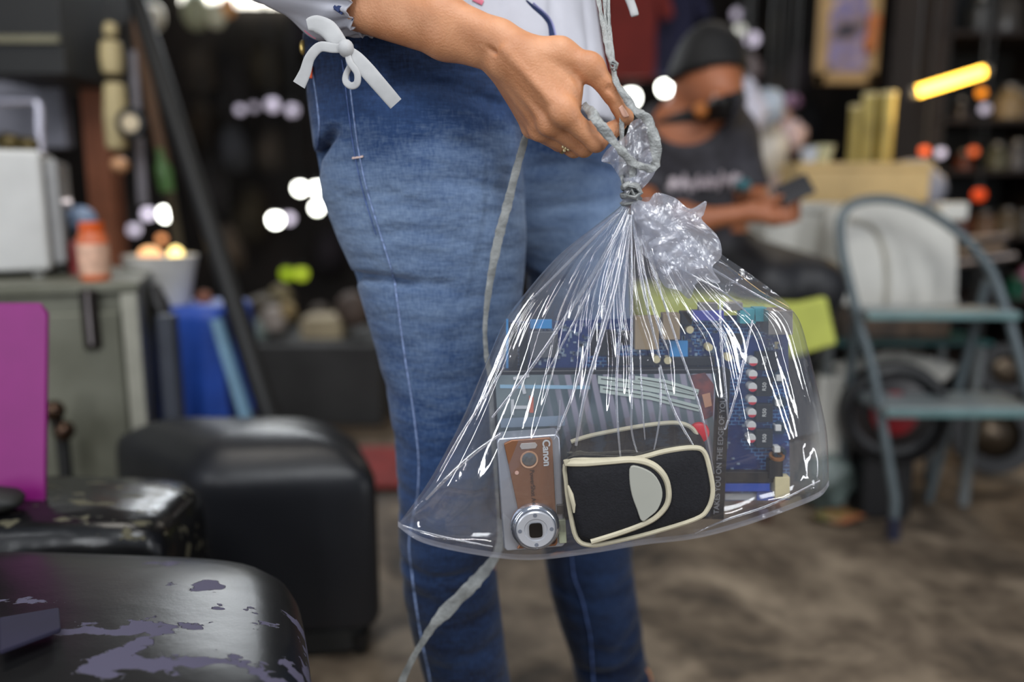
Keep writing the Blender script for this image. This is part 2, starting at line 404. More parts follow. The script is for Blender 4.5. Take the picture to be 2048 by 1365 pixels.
# scrap parts on top of appliance
junk = M('brass_scrap', (80, 68, 36), .4, .5, var=.5, vs=20)
for k, (px, py, r, lab) in enumerate([(20, 262, .030, 'brown scrap metal lump on the white appliance at the frame edge'), (58, 268, .024, 'small dark scrap metal lump on the white appliance, right of the brown one')]):
    p = at(px, py, Yw + .12); p.z = a0.z + r * .8
    o = obj('scrap_lump', B().ell(p, r, r, r * .8, 12), junk); setp(o, lab, 'scrap')
    dm = o.modifiers.new('d', 'DISPLACE'); tx = bpy.data.textures.new('cl', 'CLOUDS'); tx.noise_scale = .02; dm.texture = tx; dm.strength = .02
# silver bracket frame
t = thing('silver_frame', 'bent silver tube frame above the white appliance', 'frame', at(60, 240, 2.2))
pts = [at(x, y, 2.2) for x, y in [(-60, 203), (20, 203), (66, 202), (76, 208), (79, 222), (79, 262)]]
obj('frame_tube', B().tube(catmull(pts, 4), .012, 12), M('bright_silver', (225, 222, 235), .25, .6), t)
obj('frame_tube', B().tube([at(79, 262, 2.2), at(79, 262, 2.2) + Vector((0, .0, -.15))], .009, 12), M('bright_silver'), t)
pbox('ridged_panel', 'pale ribbed panel standing behind the silver frame on the left', 'panel', -60, 162, 128, 296, 2.35, .04, M('ribbed_white', (126, 126, 136), .5, bump=.4, bs=60))
t = thing('wall_cabinet', 'black wall cabinet high up at the left edge with a pale strip', 'cabinet', at(40, 160, 2.1))
q0, q1 = at(-80, -120, 2.1), at(132, 150, 2.1)
obj('cabinet_body', B().box((q0.x, 2.1, q1.z), (q1.x, 2.5, q0.z)), M('matte_black', (24, 24, 23), .6), t, bevel=.006)
s0, s1 = at(-80, 70, 2.09), at(118, 86, 2.09)
obj('trim_strip', B().box((q0.x, 2.088, s1.z), (s1.x, 2.1, s0.z)), M('cream_strip', (110, 106, 84), .5), t, bevel=.002)
obj('hanger', B().box((q0.x + .1, 2.3, q0.z), (q0.x + .14, 2.34, 2.95)), M('matte_black'), t)
# pillar
pa, pb = at(183, -100, 2.4), at(222, 560, 2.4)
setp(obj('wooden_post', B().tube([(pa.x, 2.4, 2.95), (pb.x, 2.4, 0)], .052, 4, up=(1, 1, 0)), M('rust_brown_wood', (126, 74, 48), .7, var=.3, vs=5, bump=.3, bs=30), smooth=False, bevel=.005), 'rust brown square wooden post beside the white appliance', 'post')
# string of pale tubes
t = thing('hanging_tubes', 'cream padded tubes tied end to end, hanging beside the brown post', 'tube bundle', at(225, 340, 2.2))
cr = M('cream_foam', (176, 160, 118), .6, bump=.2, bs=25)
for (x0, y0, x1, y1, r) in [(222, 45, 220, 75, .018), (221, 82, 226, 150, .030), (229, 166, 234, 300, .031)]:
    obj('padded_tube', B().tube([at(x0, y0, 2.2), at((x0 + x1) / 2, (y0 + y1) / 2, 2.2), at(x1, y1, 2.2)], [r * .85, r, r * .85], 14), cr, t, bevel=.008)
obj('tied_end', B().ell(at(240, 330, 2.2), .024, .024, .022, 12), M('peach_plastic', (200, 150, 110), .5), t)
obj('tie_cord', B().cyl(at(238, 320, 2.2), (at(222, 40, 2.2).x, 2.2, 2.95), .003, 6), M('black_cord'), t)
t = thing('hanging_strap', 'long grey strap hanging beside the cream tubes', 'strap', at(270, 410, 2.25))
obj('strap_webbing', B().prism([at(258, 100, 2.25), at(272, 100, 2.25), at(296, 410, 2.25), at(276, 410, 2.25)], (0, .004, 0)), M('grey_webbing', (120, 116, 122), .7), t)
obj('strap_cord', B().cyl(at(265, 102, 2.25), (at(265, 100, 2.25).x, 2.25, 2.95), .003, 6), M('black_cord'), t)
t = thing('round_gauge', 'black rimmed round cream disc hanging in front of the grey strap', 'gauge', at(263, 285, 2.15))
g = at(263, 247, 2.15)
obj('rim', B().lathe(g, (0, -1, 0), [(0, -.01), (.036, -.01), (.042, 0), (.036, .01), (.026, .012), (.025, 0), (0, 0)], 28), M('black_rubber', (20, 20, 22), .5), t)
obj('disc', B().lathe(g + Vector((0, -.002, 0)), (0, -1, 0), [(0, 0), (.026, 0), (.022, .008), (0, .010)], 28), M('cream_dial', (200, 182, 150), .4), t)
obj('hanging_cord', B().cyl(g + Vector((0, 0, .04)), (g.x, 2.15, 2.95), .002, 6), M('black_cord'), t)
def pole(name, label, cat, x0, y0, x1, y1, Y0, Y1, r, m, flat=1):
    return setp(obj(name, B().tube([at(x0, y0, Y0), at(x1, y1, Y1)], r, 12, flat=flat), m), label, cat)
pole('leaning_pole', 'long black pole leaning down to the right through the left background', 'pole', 262, -40, 545, 850, 2.35, 1.78, .024, M('black_pole', (12, 13, 14), .6))
pole('wooden_batten', 'brown wooden batten leaning just left of the black pole', 'batten', 268, 40, 330, 340, 2.5, 2.5, .018, M('brown_batten', (104, 76, 54), .6))
pole('wooden_batten', 'lower grey brown batten ending beside the green bottle', 'batten', 325, 300, 420, 900, 2.6, 2.6, .016, M('drab_batten', (96, 86, 64), .6))
p = at(328, 345, 2.45)
setp(obj('green_bottle', B().lathe(at(335, 385, 2.45), (-.12, 0, 1), [(0, 0), (.022, .002), (.024, .07), (.010, .10), (.010, .13), (0, .132)], 18), M('green_glass', (86, 128, 66), .3)), 'green bottle hanging by the leaning black pole', 'bottle')
# orange bottle on the cabinet
t = thing('spray_bottle', 'orange capped bottle with pale label on the corner of the steel cabinet', 'bottle', (at(195, 570, 1.82).x, 1.80, c1.z))
bo = Vector((at(193, 570, 1.80).x, 1.80, c1.z))
obj('bottle_body', B().lathe(bo, (0, 0, 1), [(0, 0), (.030, .001), (.032, .01), (.032, .095), (.026, .108), (.015, .112), (0, .112)], 28), M('orange_plastic', (214, 110, 66), .4), t)
obj('paper_label', B().lathe(bo + Vector((0, 0, .014)), (0, 0, 1), [(.0325, 0), (.0328, .001), (.0328, .066), (.0325, .068)], 28), M('peach_label', (222, 178, 152), .5, var=.2, vs=40), t)
obj('bottle_cap', B().lathe(bo + Vector((0, 0, .108)), (0, 0, 1), [(0, 0), (.026, 0), (.027, .002), (.025, .022), (0, .023)], 24), M('bright_orange', (232, 96, 24), .35), t)
for (px, py, rr, c, lab) in [(152, 535, .016, (60, 110, 72), 'small green jar between the white appliance and the orange bottle'), (150, 490, .018, (130, 40, 40), 'small red can behind the orange bottle, left of it')]:
    q = at(px, py, 1.95)
    setp(obj('small_jar', B().lathe((q.x, q.y, c1.z), (0, 0, 1), [(0, 0), (rr, 0), (rr, q.z - c1.z), (rr * .6, q.z - c1.z + .012), (0, q.z - c1.z + .013)], 18), M('jar_%d' % px, c, .4)), lab, 'jar')
q = at(150, 440, 2.0)
setp(obj('clear_bag', B().ell((q.x, 2.02, q.z), .045, .03, .035, 14), M('bluish_film', (140, 160, 190), .2, var=.4, vs=30, bump=.8, bs=60)), 'bluish crumpled plastic above the jars behind the orange bottle', 'plastic bag')
pbox('jar_riser', 'dark block behind the jars carrying the bluish plastic', 'box', 128, 462, 176, 560, 2.0, .08, M('matte_black'))
# white basin on the blue stool
t = thing('white_basin', 'white plastic basin on the blue covered stool', 'basin', at(330, 600, 2.1))
bc = at(328, 612, 2.12)
obj('basin_shell', B().loft([[Vector((bc.x + math.cos(q) * r * 1.0, bc.y + math.sin(q) * r * .8, bc.z + z)) for q in np.linspace(0, 2 * PI, 33)[:-1]] for r, z in [(.05, 0), (.068, .004), (.088, .10), (.097, .135), (.092, .136), (.08, .1), (.06, .015), (.02, .012)]]), M('milky_plastic', (206, 204, 198), .4), t)
for (px, py, Y, c, lab) in [(300, 512, 2.1, (255, 190, 130), 'warm peach glowing ball, left one resting in the white basin'), (352, 512, 2.12, (255, 226, 140), 'bright yellow glowing ball, right one resting in the white basin')]:
    q = at(px, py, Y); setp(obj('glowing_ball', B().ell(q, .032 if px < 320 else .02, .02, .026, 16), M('warm_glow_%d' % px, c, emit=1.0 if px < 320 else 2.5, var=0)), lab, 'lamp')
q = at(322, 612, 2.0)
setp(obj('black_shoe', B().tube([at(308, 570, 2.0), at(318, 610, 1.99), at(334, 645, 1.98)], [.014, .026, .016], 12, flat=.7), M('black_leather', (22, 20, 22), .4)), 'black floppy shoe hanging at the rim of the blue stool', 'shoe')
# blue stool with cloth
blue = M('royal_blue_cloth', (38, 78, 172), .5, var=.2, vs=8)
s0, s1 = at(296, 622, 2.0), at(446, 622, 2.0)
t = thing('blue_stool', 'royal blue draped stool under the white basin', 'stool', ((s0.x + s1.x) / 2, 2.1, 0))
def drape(u, v):
    q = 2 * PI * u; cx, cy = (s0.x + s1.x) / 2, 2.13
    r = .098 + .02 * v + .006 * v * math.sin(9 * q); sq = (abs(math.cos(q)) ** 4 + abs(math.sin(q)) ** 4) ** -.25
    return (cx + math.cos(q) * r * sq, cy + math.sin(q) * r * sq * 1.2, s0.z - .30 * v)
bt = B().grid(drape, 72, 12, True); bt.add([drape(k / 72, 0) for k in range(72)], [tuple(range(72))])
obj('cloth_cover', bt, blue, t, solid=.003)
nb = M('navy_plastic', (20, 34, 84), .4)
cx = (s0.x + s1.x) / 2
for sx in (-1, 1):
    for sy in (-1, 1): obj('leg', B().tube([(cx + sx * .08, 2.13 + sy * .09, s0.z - .01), (cx + sx * .11, 2.13 + sy * .12, 0)], [.02, .014], 8), nb, t)
pole('blue_strut', 'light blue metal leg slanting beside the blue stool', 'metal leg', 432, 640, 500, 860, 1.98, 1.92, .017, M('light_blue_paint', (112, 150, 176), .4), flat=.6)
q = at(392, 835, 2.0)
setp(obj('clay_pot', B().lathe((q.x, 2.12, 0), (0, 0, 1), [(0, 0), (.03, 0), (.042, .07), (.036, .1), (0, .1)], 18), M('terracotta', (196, 140, 104), .6)), 'peach clay pot on the floor under the blue stool', 'pot')
# shiny ball things on floor beside magenta board
for i, (px, py) in enumerate([(108, 822), (128, 862)]):
    q = at(px, py, 1.62); setp(obj('metal_ball', B().ell(q, .022, .022, .022, 16), M('bronze_ball', (70, 52, 40), .12, .8)), ['upper shiny bronze knob right of the magenta board', 'lower shiny bronze knob right of the magenta board'][i], 'knob')
q = at(118, 900, 1.62)
setp(obj('knob_stand', B().tube([at(108, 830, 1.64), at(124, 870, 1.64), (at(124, 870, 1.64).x, 1.64, 0)], .014, 10), M('matte_black')), 'dark stand carrying the two bronze knobs beside the magenta board', 'stand')
# distant things left of the leg
def farbox(name, label, cat, x0, y0, x1, y1, Y, d, c, rough=.7, base=True, **k):
    """a box and, when base, the plain dark crate under it so that it stands on the floor"""
    m = M('far_%d_%d_%d' % c, c, rough, var=.25, vs=5)
    o = pbox(name, label, cat, x0, y0, x1, y1, Y, d, m, bevel=.01, **k)
    return o
farbox('cream_carton', 'cream carton on the dark bench left of the knee', 'box', 600, 638, 682, 690, 3.2, .2, (160, 146, 118))
farbox('dark_bench', 'dark grey bench beyond the red mat', 'bench', 500, 690, 760, 748, 3.05, .5, (50, 50, 50), tofloor=True)
farbox('wooden_crate', 'dim brown crate between the black pole and the cream carton', 'crate', 490, 600, 560, 690, 3.3, .25, (74, 64, 48))
for (px, py, Y, r, c, n, lab) in [
    (548, 640, 3.2, .055, (158, 148, 140), 'paper_bundle', 'pinkish grey paper bundle on the bench, nearest the pole'),
    (575, 622, 3.2, .035, (150, 130, 90), 'straw_ball', 'small straw coloured ball on the bench left of the cream carton'),
    (520, 660, 3.2, .04, (126, 140, 134), 'pale_green_bowl', 'pale green bowl on the bench at its left end'),
    (560, 595, 3.4, .05, (120, 108, 76), 'burlap_sack', 'mustard sack behind the bench'),
    (640, 632, 3.42, .05, (70, 60, 50), 'brown_sack', 'dull brown sack above the cream carton'),
    (705, 620, 3.25, .07, (84, 70, 62), 'tan_sack', 'tan sack just left of the knee'),
    (408, 598, 2.16, .022, (150, 96, 74), 'clay_jar', 'reddish clay jar right of the white basin')]:
    q = at(px, py, Y); setp(obj(n, B().ell(q, r, r, r * 1.1, 14), M('far_%d_%d_%d' % c, c, .7, var=.3, vs=8)), lab, n.split('_')[-1])
for (px, py, Y, wd, c, lab) in [(470, 330, 5.2, .9, (40, 34, 28), 'left background'), (1250, 60, 5.0, .5, (70, 18, 16), ''), ]: pass
setp(obj('red_mat', B().box((at(640, 790, 2.6).x, 2.35, .0), (.15, 2.75, .012)), M('red_mat', (130, 40, 36), .8, var=.2), bevel=.003), 'red mat on the floor left of the calf', 'mat')
# hanging dark clutter in the back: garments and bags
R = random.Random(11)
tones = [(52, 44, 36, 'brown'), (38, 34, 34, 'charcoal'), (62, 54, 40, 'khaki'), (46, 40, 46, 'plum grey'), (58, 46, 34, 'tan brown'), (30, 30, 34, 'black')]
spots = [(400, 130), (460, 170), (530, 130), (600, 60), (400, 250), (470, 300), (540, 300), (430, 380), (500, 430), (660, 500), (460, 500), (640, 170),
         (1180, 60), (1390, 20), (1550, 60), (1600, 150), (1560, 190), (1620, 250), (1850, 60), (1930, 60), (2010, 40), (1800, 110), (1880, 230)]
where = ['far left, high beside the leaning pole', 'left, below the bright sky gap', 'left, between sky gap and sleeve', 'left, right beside the sleeve', 'left, beside the pole at hip height',
         'left, under the faint pink lamps', 'left, under the larger pale lamp', 'left, above the small orange lamp', 'left of the lowest white lamp', 'half hidden by the knee', 'left, below the small orange lamp', 'left, tucked against the jeans pocket',
         'behind the grey twine at the top', 'above the head of the masked man', 'left of the framed picture, high', 'left of the framed picture, low', 'between the man and the framed picture', 'above the wooden box', 'right of the framed picture', 'above the glowing tube', 'in the top right corner', 'left of the glowing tube', 'below the glowing tube']
for i, (px, py) in enumerate(spots):
    c = tones[i % 6]; Y = 4.75 + .3 * (i % 5); q = at(px, py, Y); rr = R.uniform(.09, .13)
    b = B().tube([q + Vector((0, 0, rr * 1.5)), q + Vector((R.uniform(-.03, .03), 0, rr * .9)), q, q + Vector((0, 0, -rr)), q + Vector((0, 0, -rr * 1.4))], [rr * .25, rr * .8, rr, rr * .95, rr * .4], 14, flat=.6)
    t = thing('hanging_sack', '%s cloth sack hanging at the dark back, %s' % (c[3], where[i]), 'sack', q)
    o = obj('sack_body', b, M('sack_%d' % (i % 6), c[:3], .85, var=.5, vs=9, bump=.8, bs=14), t)
    obj('sack_cord', B().cyl(q + Vector((0, 0, rr * 1.4)), (q.x, q.y, 2.95), .006, 6), M('black_cord'), t)
for (px, py, r1, c, lab) in [(308, 35, .05, (170, 160, 140), 'cream crumpled bag hanging right of the black pole at the top'), (392, 22, .07, (150, 150, 120), 'pale green bag hanging left of the bright sky gap'), (432, 30, .05, (190, 186, 160), 'small cream bag hanging against the bright sky gap'), (455, 14, .04, (200, 140, 80), 'amber pouch hanging against the bright sky gap')]:
    q = at(px, py, 4.0); t = thing('hanging_bag', lab, 'plastic bag', q)
    obj('bag_body', B().ell(q, r1, r1 * .6, r1 * 1.3, 14), M('topbag_%d' % px, c, .5, emit=0, bump=.5, bs=20), t); obj('bag_cord', B().cyl(q + Vector((0, 0, r1 * 1.25)), (q.x, q.y, 2.95), .003, 6), M('black_cord'), t)
for (px, Y, c, n, lab) in [(1262, 4.2, (112, 28, 22), 'red_shirt', 'dark red shirt hanging at the top left of the masked man'), (1340, 4.4, (24, 26, 60), 'navy_shirt', 'navy shirt hanging above left of the masked man')]:
    q = at(px, 40, Y)
    t = thing(n, lab, 'shirt', q)
    out = [(-.16, .22), (-.06, .27), (0, .25), (.06, .27), (.16, .22), (.22, .02), (.16, 0), (.13, .1), (.13, -.28), (-.13, -.28), (-.13, .1), (-.16, 0), (-.22, .02)]
    obj('garment', B().prism([q + Vector((x, 0, z)) for x, z in out], (0, .05, 0)), M(n, c, .8), t, smooth=False, bevel=.012)
    obj('hanger_wire', B().cyl(q + Vector((0, .025, .25)), (q.x, q.y + .025, 2.95), .004, 6), M('black_cord'), t)
# ================================================================ RIGHT BACKGROUND
# framed picture
Yp = 3.4
f0, f1 = at(1642, -40, Yp), at(1750, 168, Yp)
t = thing('picture_frame', 'tan framed picture hanging above the wooden box at upper right', 'picture', ((f0.x + f1.x) / 2, Yp, f1.z))
tan_ = M('tan_wood', (176, 146, 100), .6)
for (xa, za, xb, zb) in [(f0.x, f1.z, f1.x, f1.z + .045), (f0.x, f0.z - .03, f1.x, f0.z), (f0.x, f1.z, f0.x + .04, f0.z), (f1.x - .04, f1.z, f1.x, f0.z)]:
    obj('frame_side', B().box((xa, Yp - .015, za), (xb, Yp + .015, zb)), tan_, t, bevel=.003)
def picmat():
    m = bpy.data.materials.new('painted_picture'); m.use_nodes = True; nt = m.node_tree; b = nt.nodes['Principled BSDF']
    tc = nt.nodes.new('ShaderNodeTexCoord'); n = nt.nodes.new('ShaderNodeTexNoise'); n.inputs['Scale'].default_value = 7
    n.inputs['Detail'].default_value = 2; nt.links.new(tc.outputs['Object'], n.inputs[0]); r = nt.nodes.new('ShaderNodeValToRGB')
    for pos, c in ((.38, (52, 48, 62)), (.46, (150, 132, 140)), (.54, (126, 122, 176)), (.62, (214, 184, 140))):
        e = r.color_ramp.elements.new(pos); e.color = rgb(*c)
    r.color_ramp.elements.remove(r.color_ramp.elements[0]); nt.links.new(n.outputs[0], r.inputs[0]); nt.links.new(r.outputs[0], b.inputs['Base Color']); return m
obj('picture_print', B().box((f0.x + .035, Yp - .004, f1.z + .04), (f1.x - .035, Yp + .006, f0.z - .025)), picmat(), t)
obj('hanging_wire', B().cyl(((f0.x + f1.x) / 2, Yp, f0.z), ((f0.x + f1.x) / 2, Yp, 2.95), .003, 6), M('black_cord'), t)
for px, py in [(1748, 45), (1742, 82)]:
    q = at(px, py, 3.38); obj('tassel', B().lathe(q, (0, 0, -1), [(0, -.04), (.02, -.03), (.028, 0), (.02, .04), (0, .05)], 14), M('orange_tassel', (196, 120, 70), .6), t)
# gold tubes
gold = M('pale_gold', (172, 154, 84), .4, .15, var=.2, vs=8)
for k, (px, y0, y1, r, lab) in enumerate([(1714, 218, 345, .021, 'shortest leftmost pale gold roll standing behind the wooden box'), (1740, 194, 372, .022, 'middle pale gold roll standing behind the wooden box'), (1776, 192, 368, .026, 'rightmost and widest pale gold roll by the wooden box')]):
    a_, b2 = at(px, y0, 2.75 - .03 * k), at(px, y1, 2.75 - .03 * k)
    t = thing('gold_roll', lab, 'roll', (a_.x, a_.y, b2.z), 'pale gold rolls standing by the wooden box')
    obj('roll_body', B().cyl(a_, (a_.x, a_.y, b2.z - .25), r, 18), gold, t); obj('end_ring', B().cyl(a_, a_ + Vector((0, 0, .012)), r * 1.06, 18), M('cream_cap', (205, 190, 140), .4), t)
# wooden box on the white freezer
x0, x1 = at(1560, 330, 2.65), at(1800, 405, 2.65)
yel = M('honey_wood', (196, 166, 112), .55, var=.15, vs=6)
t = thing('wooden_box', 'honey coloured wooden box on the white bin behind the phone', 'box', ((x0.x + x1.x) / 2, 2.65, x1.z))
obj('box_body', B().box((x0.x, 2.47, x1.z), (x1.x, 2.65, x0.z - .02)), yel, t, bevel=.004)
obj('box_lid', B().box((x0.x - .006, 2.465, x0.z - .02), (x1.x + .006, 2.66, x0.z)), yel, t, bevel=.003)
for (px, py, r, c, n, lab) in [(1617, 318, .03, (200, 205, 215), 'white_cup', 'small white cup on the left end of the wooden box'), (1645, 310, .035, (196, 190, 150), 'cream_bowl', 'cream bowl on the wooden box beside the white cup')]:
    q = at(px, py, 2.5); q.z = x0.z
    setp(obj(n, B().lathe(q, (0, 0, 1), [(0, 0), (r * .6, 0), (r, r * 1.5), (r * .9, r * 1.5), (r * .5, .01), (0, .01)], 20), M(n, c, .4)), lab, n.split('_')[1])
# white bin under the box
b0, b1 = at(1540, 400, 2.4), at(1700, 400, 2.4)
whm = M('white_enamel', (206, 204, 196), .4, var=.05)
t = thing('white_bin', 'tall white bin carrying the wooden box beside the hands of the man', 'bin', ((b0.x + b1.x) / 2, 2.4, 0))
zt = x1.z
obj('bin_body', B().box((b0.x, 2.46, .0), (at(1705, 400, 2.4).x, 2.7, zt - .03)), whm, t, bevel=.02, seg=3)
obj('bin_lid', B().box((b0.x - .01, 2.455, zt - .03), (at(1800, 400, 2.4).x, 2.71, zt)), whm, t, bevel=.008)
obj('bin_side', B().box((at(1705, 400, 2.4).x + .002, 2.5, 0), (at(1800, 400, 2.4).x, 2.7, zt - .032)), M('bin_grey', (70, 66, 60), .6), t)
# grey cloth bundle
t = thing('grey_cloth', 'pale grey crumpled cloth bag behind the arch of the ladder', 'cloth', at(1835, 430, 2.55))
def blob(c, rx, ry, rz, amp, fr, n=28, m=18, seed=0):
    rg = random.Random(seed); ph = [rg.uniform(0, 6) for _ in range(6)]
    def f(u, v):
        q = 2 * PI * u; a = .02 + (PI - .04) * v
        k = 1 + amp * (math.sin(fr * q + ph[0] + 3 * v) * math.sin(fr * a * 1.3 + ph[1]) + .6 * math.sin(fr * 2 * q + ph[2]) * math.sin(fr * 2.3 * a + ph[3]))
        return (c[0] + math.cos(q) * math.sin(a) * rx * k, c[1] + math.sin(q) * math.sin(a) * ry * k, c[2] + math.cos(a) * rz * k)
    return B().grid(f, n, m, True)
c = at(1832, 385, 2.6)
obj('bundle', blob(c, .085, .07, .10, .12, 3, seed=2), M('pale_grey_cloth', (150, 150, 160), .7, bump=.3, bs=12), t)
obj('knotted_end', B().lathe(at(1838, 400, 2.52), (0, -.3, -1), [(0, -.02), (.014, -.01), (.02, .02), (.03, .05), (0, .052)], 12), M('teal_grey_cloth', (70, 84, 90), .7), t)
# white chair shell / tub behind ladder
Yt = 2.25
o2 = [(1695, 430), (1712, 412), (1760, 405), (1850, 420), (1905, 452), (1916, 500), (1915, 590), (1900, 612), (1690, 612), (1680, 560), (1680, 500)]
t = thing('white_tub', 'white rounded plastic tub standing on the glass table behind the ladder', 'tub', at(1795, 612, Yt))
obj('tub_body', B().loft([[at(x, y, Yt) + Vector((0, d, 0)) for x, y in [tuple(p) for p in closed_catmull(o2, 3)]] for d in (0, .18)]), whm, t, bevel=.02, seg=3)
obj('seam_rib', B().tube([at(x, y, Yt - .002) for x, y in catmull([(1700, 440), (1745, 455), (1768, 500), (1775, 560), (1772, 608)], 5)], .008, 8), M('dull_ivory', (176, 172, 160), .5), t)
obj('handle_lug', B().box(tuple(at(1880, 442, Yt + .1)), tuple(at(1918, 405, Yt + .16))), whm, t, bevel=.008)
# glass table
gz = at(1760, 684, 2.2).z
xa, xb = at(1640, 684, 2.2).x, at(1990, 684, 2.2).x
tm = M('teal_glass', (50, 92, 92), .15, var=.05)
t = thing('glass_table', 'low table with a teal edged glass top behind the step ladder', 'table', ((xa + xb) / 2, 2.4, 0))
obj('table_top', B().box((xa, 2.2, gz - .012), (xb, 2.44, gz)), tm, t, bevel=.003)
for qx in (xa + .03, xb - .03):
    for qy in (2.22, 2.42): obj('leg', B().cyl((qx, qy, 0), (qx, qy, gz - .012), .016, 12), M('table_leg_grey', (112, 116, 116), .4), t)
for yy in (2.22,): obj('front_panel', B().box((xa, 2.19, gz - .10), (xa + .09, 2.24, .02)), M('white_enamel'), t, bevel=.004)
s = obj('tub_support', B().box((at(1690, 612, Yt).x, Yt, gz), (at(1905, 612, Yt).x, Yt + .18, at(1800, 612, Yt).z)), M('amber_drawers', (70, 54, 40), .5, var=.6, vs=16), bevel=.004)
setp(s, 'brown low drawer box between the glass table and the white tub', 'drawer box')
q = at(1780, 735, 2.3)
setp(obj('white_cloth', blob((q.x, 2.28, q.z - .005), .17, .075, .05, .12, 4, seed=5), M('offwhite_cloth', (206, 202, 192), .7)), 'off-white folded cloth under the glass table', 'cloth')
setp(obj('cloth_shelf', B().box((xa + .06, 2.24, q.z - .075), (xb - .2, 2.43, q.z - .05)), M('matte_black')), 'dark shelf board under the off-white cloth', 'shelf')
# round red centred wheel
q = at(1786, 826, 2.12); ax = Vector((-.25, -1, .05))
t = thing('round_fan', 'black round fan with a red centre behind the ladder leg', 'fan', (q.x, q.y, 0))
obj('rim', B().lathe(q, ax, [(.10, -.05), (.135, -.05), (.145, 0), (.135, .04), (.122, .045), (.115, .01), (.10, 0)], 40), M('tyre_black', (22, 22, 24), .45), t)
obj('disc', B().lathe(q, ax, [(0, -.03), (.118, -.03), (.118, -.005), (.06, .01), (0, .012)], 40), M('drum_black', (32, 26, 26), .35), t)
obj('red_hub', B().lathe(q, ax, [(0, 0), (.062, .0), (.058, .022), (.02, .03), (0, .03)], 32), M('crimson', (150, 22, 34), .4), t)
obj('stand', B().box((q.x - .07, q.y - .01, 0), (q.x + .07, q.y + .10, q.z - .13)), M('tyre_black'), t, bevel=.01)
# items on the floor right
q = at(1668, 940, 2.15)
setp(obj('clear_floor_bag', blob((q.x, 2.2, .085), .08, .06, .085, .12, 4, seed=8), M('misty_film', (96, 108, 104), .25, var=.5, vs=14, bump=.8, bs=40)), 'misty crumpled plastic bag on the floor left of the ladder leg', 'plastic bag')
q = at(1700, 985, 2.0)
setp(obj('green_wrapper', blob((q.x + .01, 2.09, .018), .07, .03, .016, .2, 3, seed=3), M('green_wrap', (86, 96, 48), .5, c2=(150, 80, 50), vs=18)), 'small green and red wrapper on the floor by the ladder foot', 'wrapper')
for (px, py, Y, r, lab) in [(1985, 870, 2.5, .13, 'dark wheel lying at the lower right behind the ladder'), (2010, 740, 2.9, .1, 'smaller dark wheel behind, at the right edge')]:
    q = at(px, py, Y); t = thing('old_wheel', lab, 'wheel', (q.x, q.y, 0))
    q.z = max(q.z, r)
    obj('tyre', B().lathe(q, (-.3, -1, .2), [(r * .6, -.03), (r * .95, -.03), (r, 0), (r * .95, .03), (r * .6, .03), (r * .55, 0), (r * .6, -.03)], 36), M('tyre_black'), t)
    obj('hub', B().lathe(q, (-.3, -1, .2), [(0, -.01), (r * .58, -.01), (r * .4, .02), (0, .03)], 30), M('dull_bronze', (84, 72, 58), .3, .7), t)
    if q.z > r + .02: obj('wheel_stand', B().box((q.x - .05, q.y + .03, 0), (q.x + .05, q.y + .1, q.z)), M('matte_black'), t)
# dark shelving at the right
t = thing('dark_shelving', 'dark open shelving filling the right background behind the ladder', 'shelving', (1.75, 3.3, 0))
sx0, sx1 = at(1870, 300, 3.2).x, at(2140, 300, 3.2).x
for zz in [at(1950, y, 3.2).z for y in (60, 236, 338, 470, 600, 720)]: obj('shelf', B().box((sx0, 3.2, zz - .02), (sx1, 3.6, zz)), M('shelf_brown', (38, 28, 22), .6), t, bevel=.002)
for qx in (sx0, sx1): obj('upright', B().box((qx - .02, 3.2, 0), (qx + .02, 3.6, 2.6)), M('shelf_brown'), t, bevel=.002)
obj('back_panel', B().box((sx0, 3.6, 0), (sx1, 3.62, 2.6)), M('matte_black'), t)
zs = {y: at(1950, y, 3.2).z for y in (60, 236, 338, 470, 600, 720)}
def jar(px, row, r, h, c, lab, Y=3.3, metal=0, name='jar'):
    x = at(px, row, Y).x; z = zs[row]; t = thing(name, lab, name.replace('_', ' '), (x, Y, z))
    obj('body', B().lathe((x, Y, z), (0, 0, 1), [(0, 0), (r, 0), (r * 1.02, h * .7), (r * .7, h * .85), (r * .6, h), (0, h)], 20), M('jar_%d_%d_%d' % c, c, .3, metal, var=.3, vs=20), t)
    obj('lid', B().cyl((x, Y, z + h), (x, Y, z + h + .015), r * .65, 16), M('tin_lid', (130, 126, 120), .35, .7), t)
for k, a in enumerate([
    (2015, 236, .055, .12, (150, 124, 84), 'tan jar on the shelf just right of the glowing tube'), (2042, 236, .04, .1, (110, 96, 84), 'grey brown jar on the upper shelf at the frame edge'),
    (1920, 236, .03, .07, (60, 50, 44), 'small dark jar under the right end of the glowing tube'),
    (1990, 338, .04, .09, (96, 92, 66), 'olive jar on the middle dark shelf'), (2030, 338, .045, .1, (90, 86, 84), 'grey jar at the right end of the middle dark shelf'), (1925, 338, .035, .06, (110, 56, 34), 'rusty jar at the left of the middle dark shelf'),
    (1915, 470, .05, .10, (90, 44, 26), 'red-brown jar on the lower shelf behind the ladder arch'), (1965, 470, .045, .08, (128, 98, 74), 'tan jar on the lower dark shelf'), (2010, 470, .045, .09, (104, 90, 70), 'brown grey jar on the lower shelf, second from the edge'), (2045, 470, .04, .08, (80, 74, 66), 'dim grey jar on the lower shelf at the frame edge'),
    (1975, 600, .04, .07, (60, 60, 66), 'slate jar on the shelf behind the right ladder rail'), (2030, 600, .04, .08, (30, 92, 70), 'dark green jar at the right edge behind the ladder'), (2045, 600, .03, .12, (150, 70, 110), 'pink bottle at the right edge behind the ladder'),
    (1960, 60, .06, .13, (56, 56, 54), 'dim grey tin on the top dark shelf'), (2010, 60, .06, .16, (66, 62, 58), 'taller grey tin on the top dark shelf')]): jar(*a)
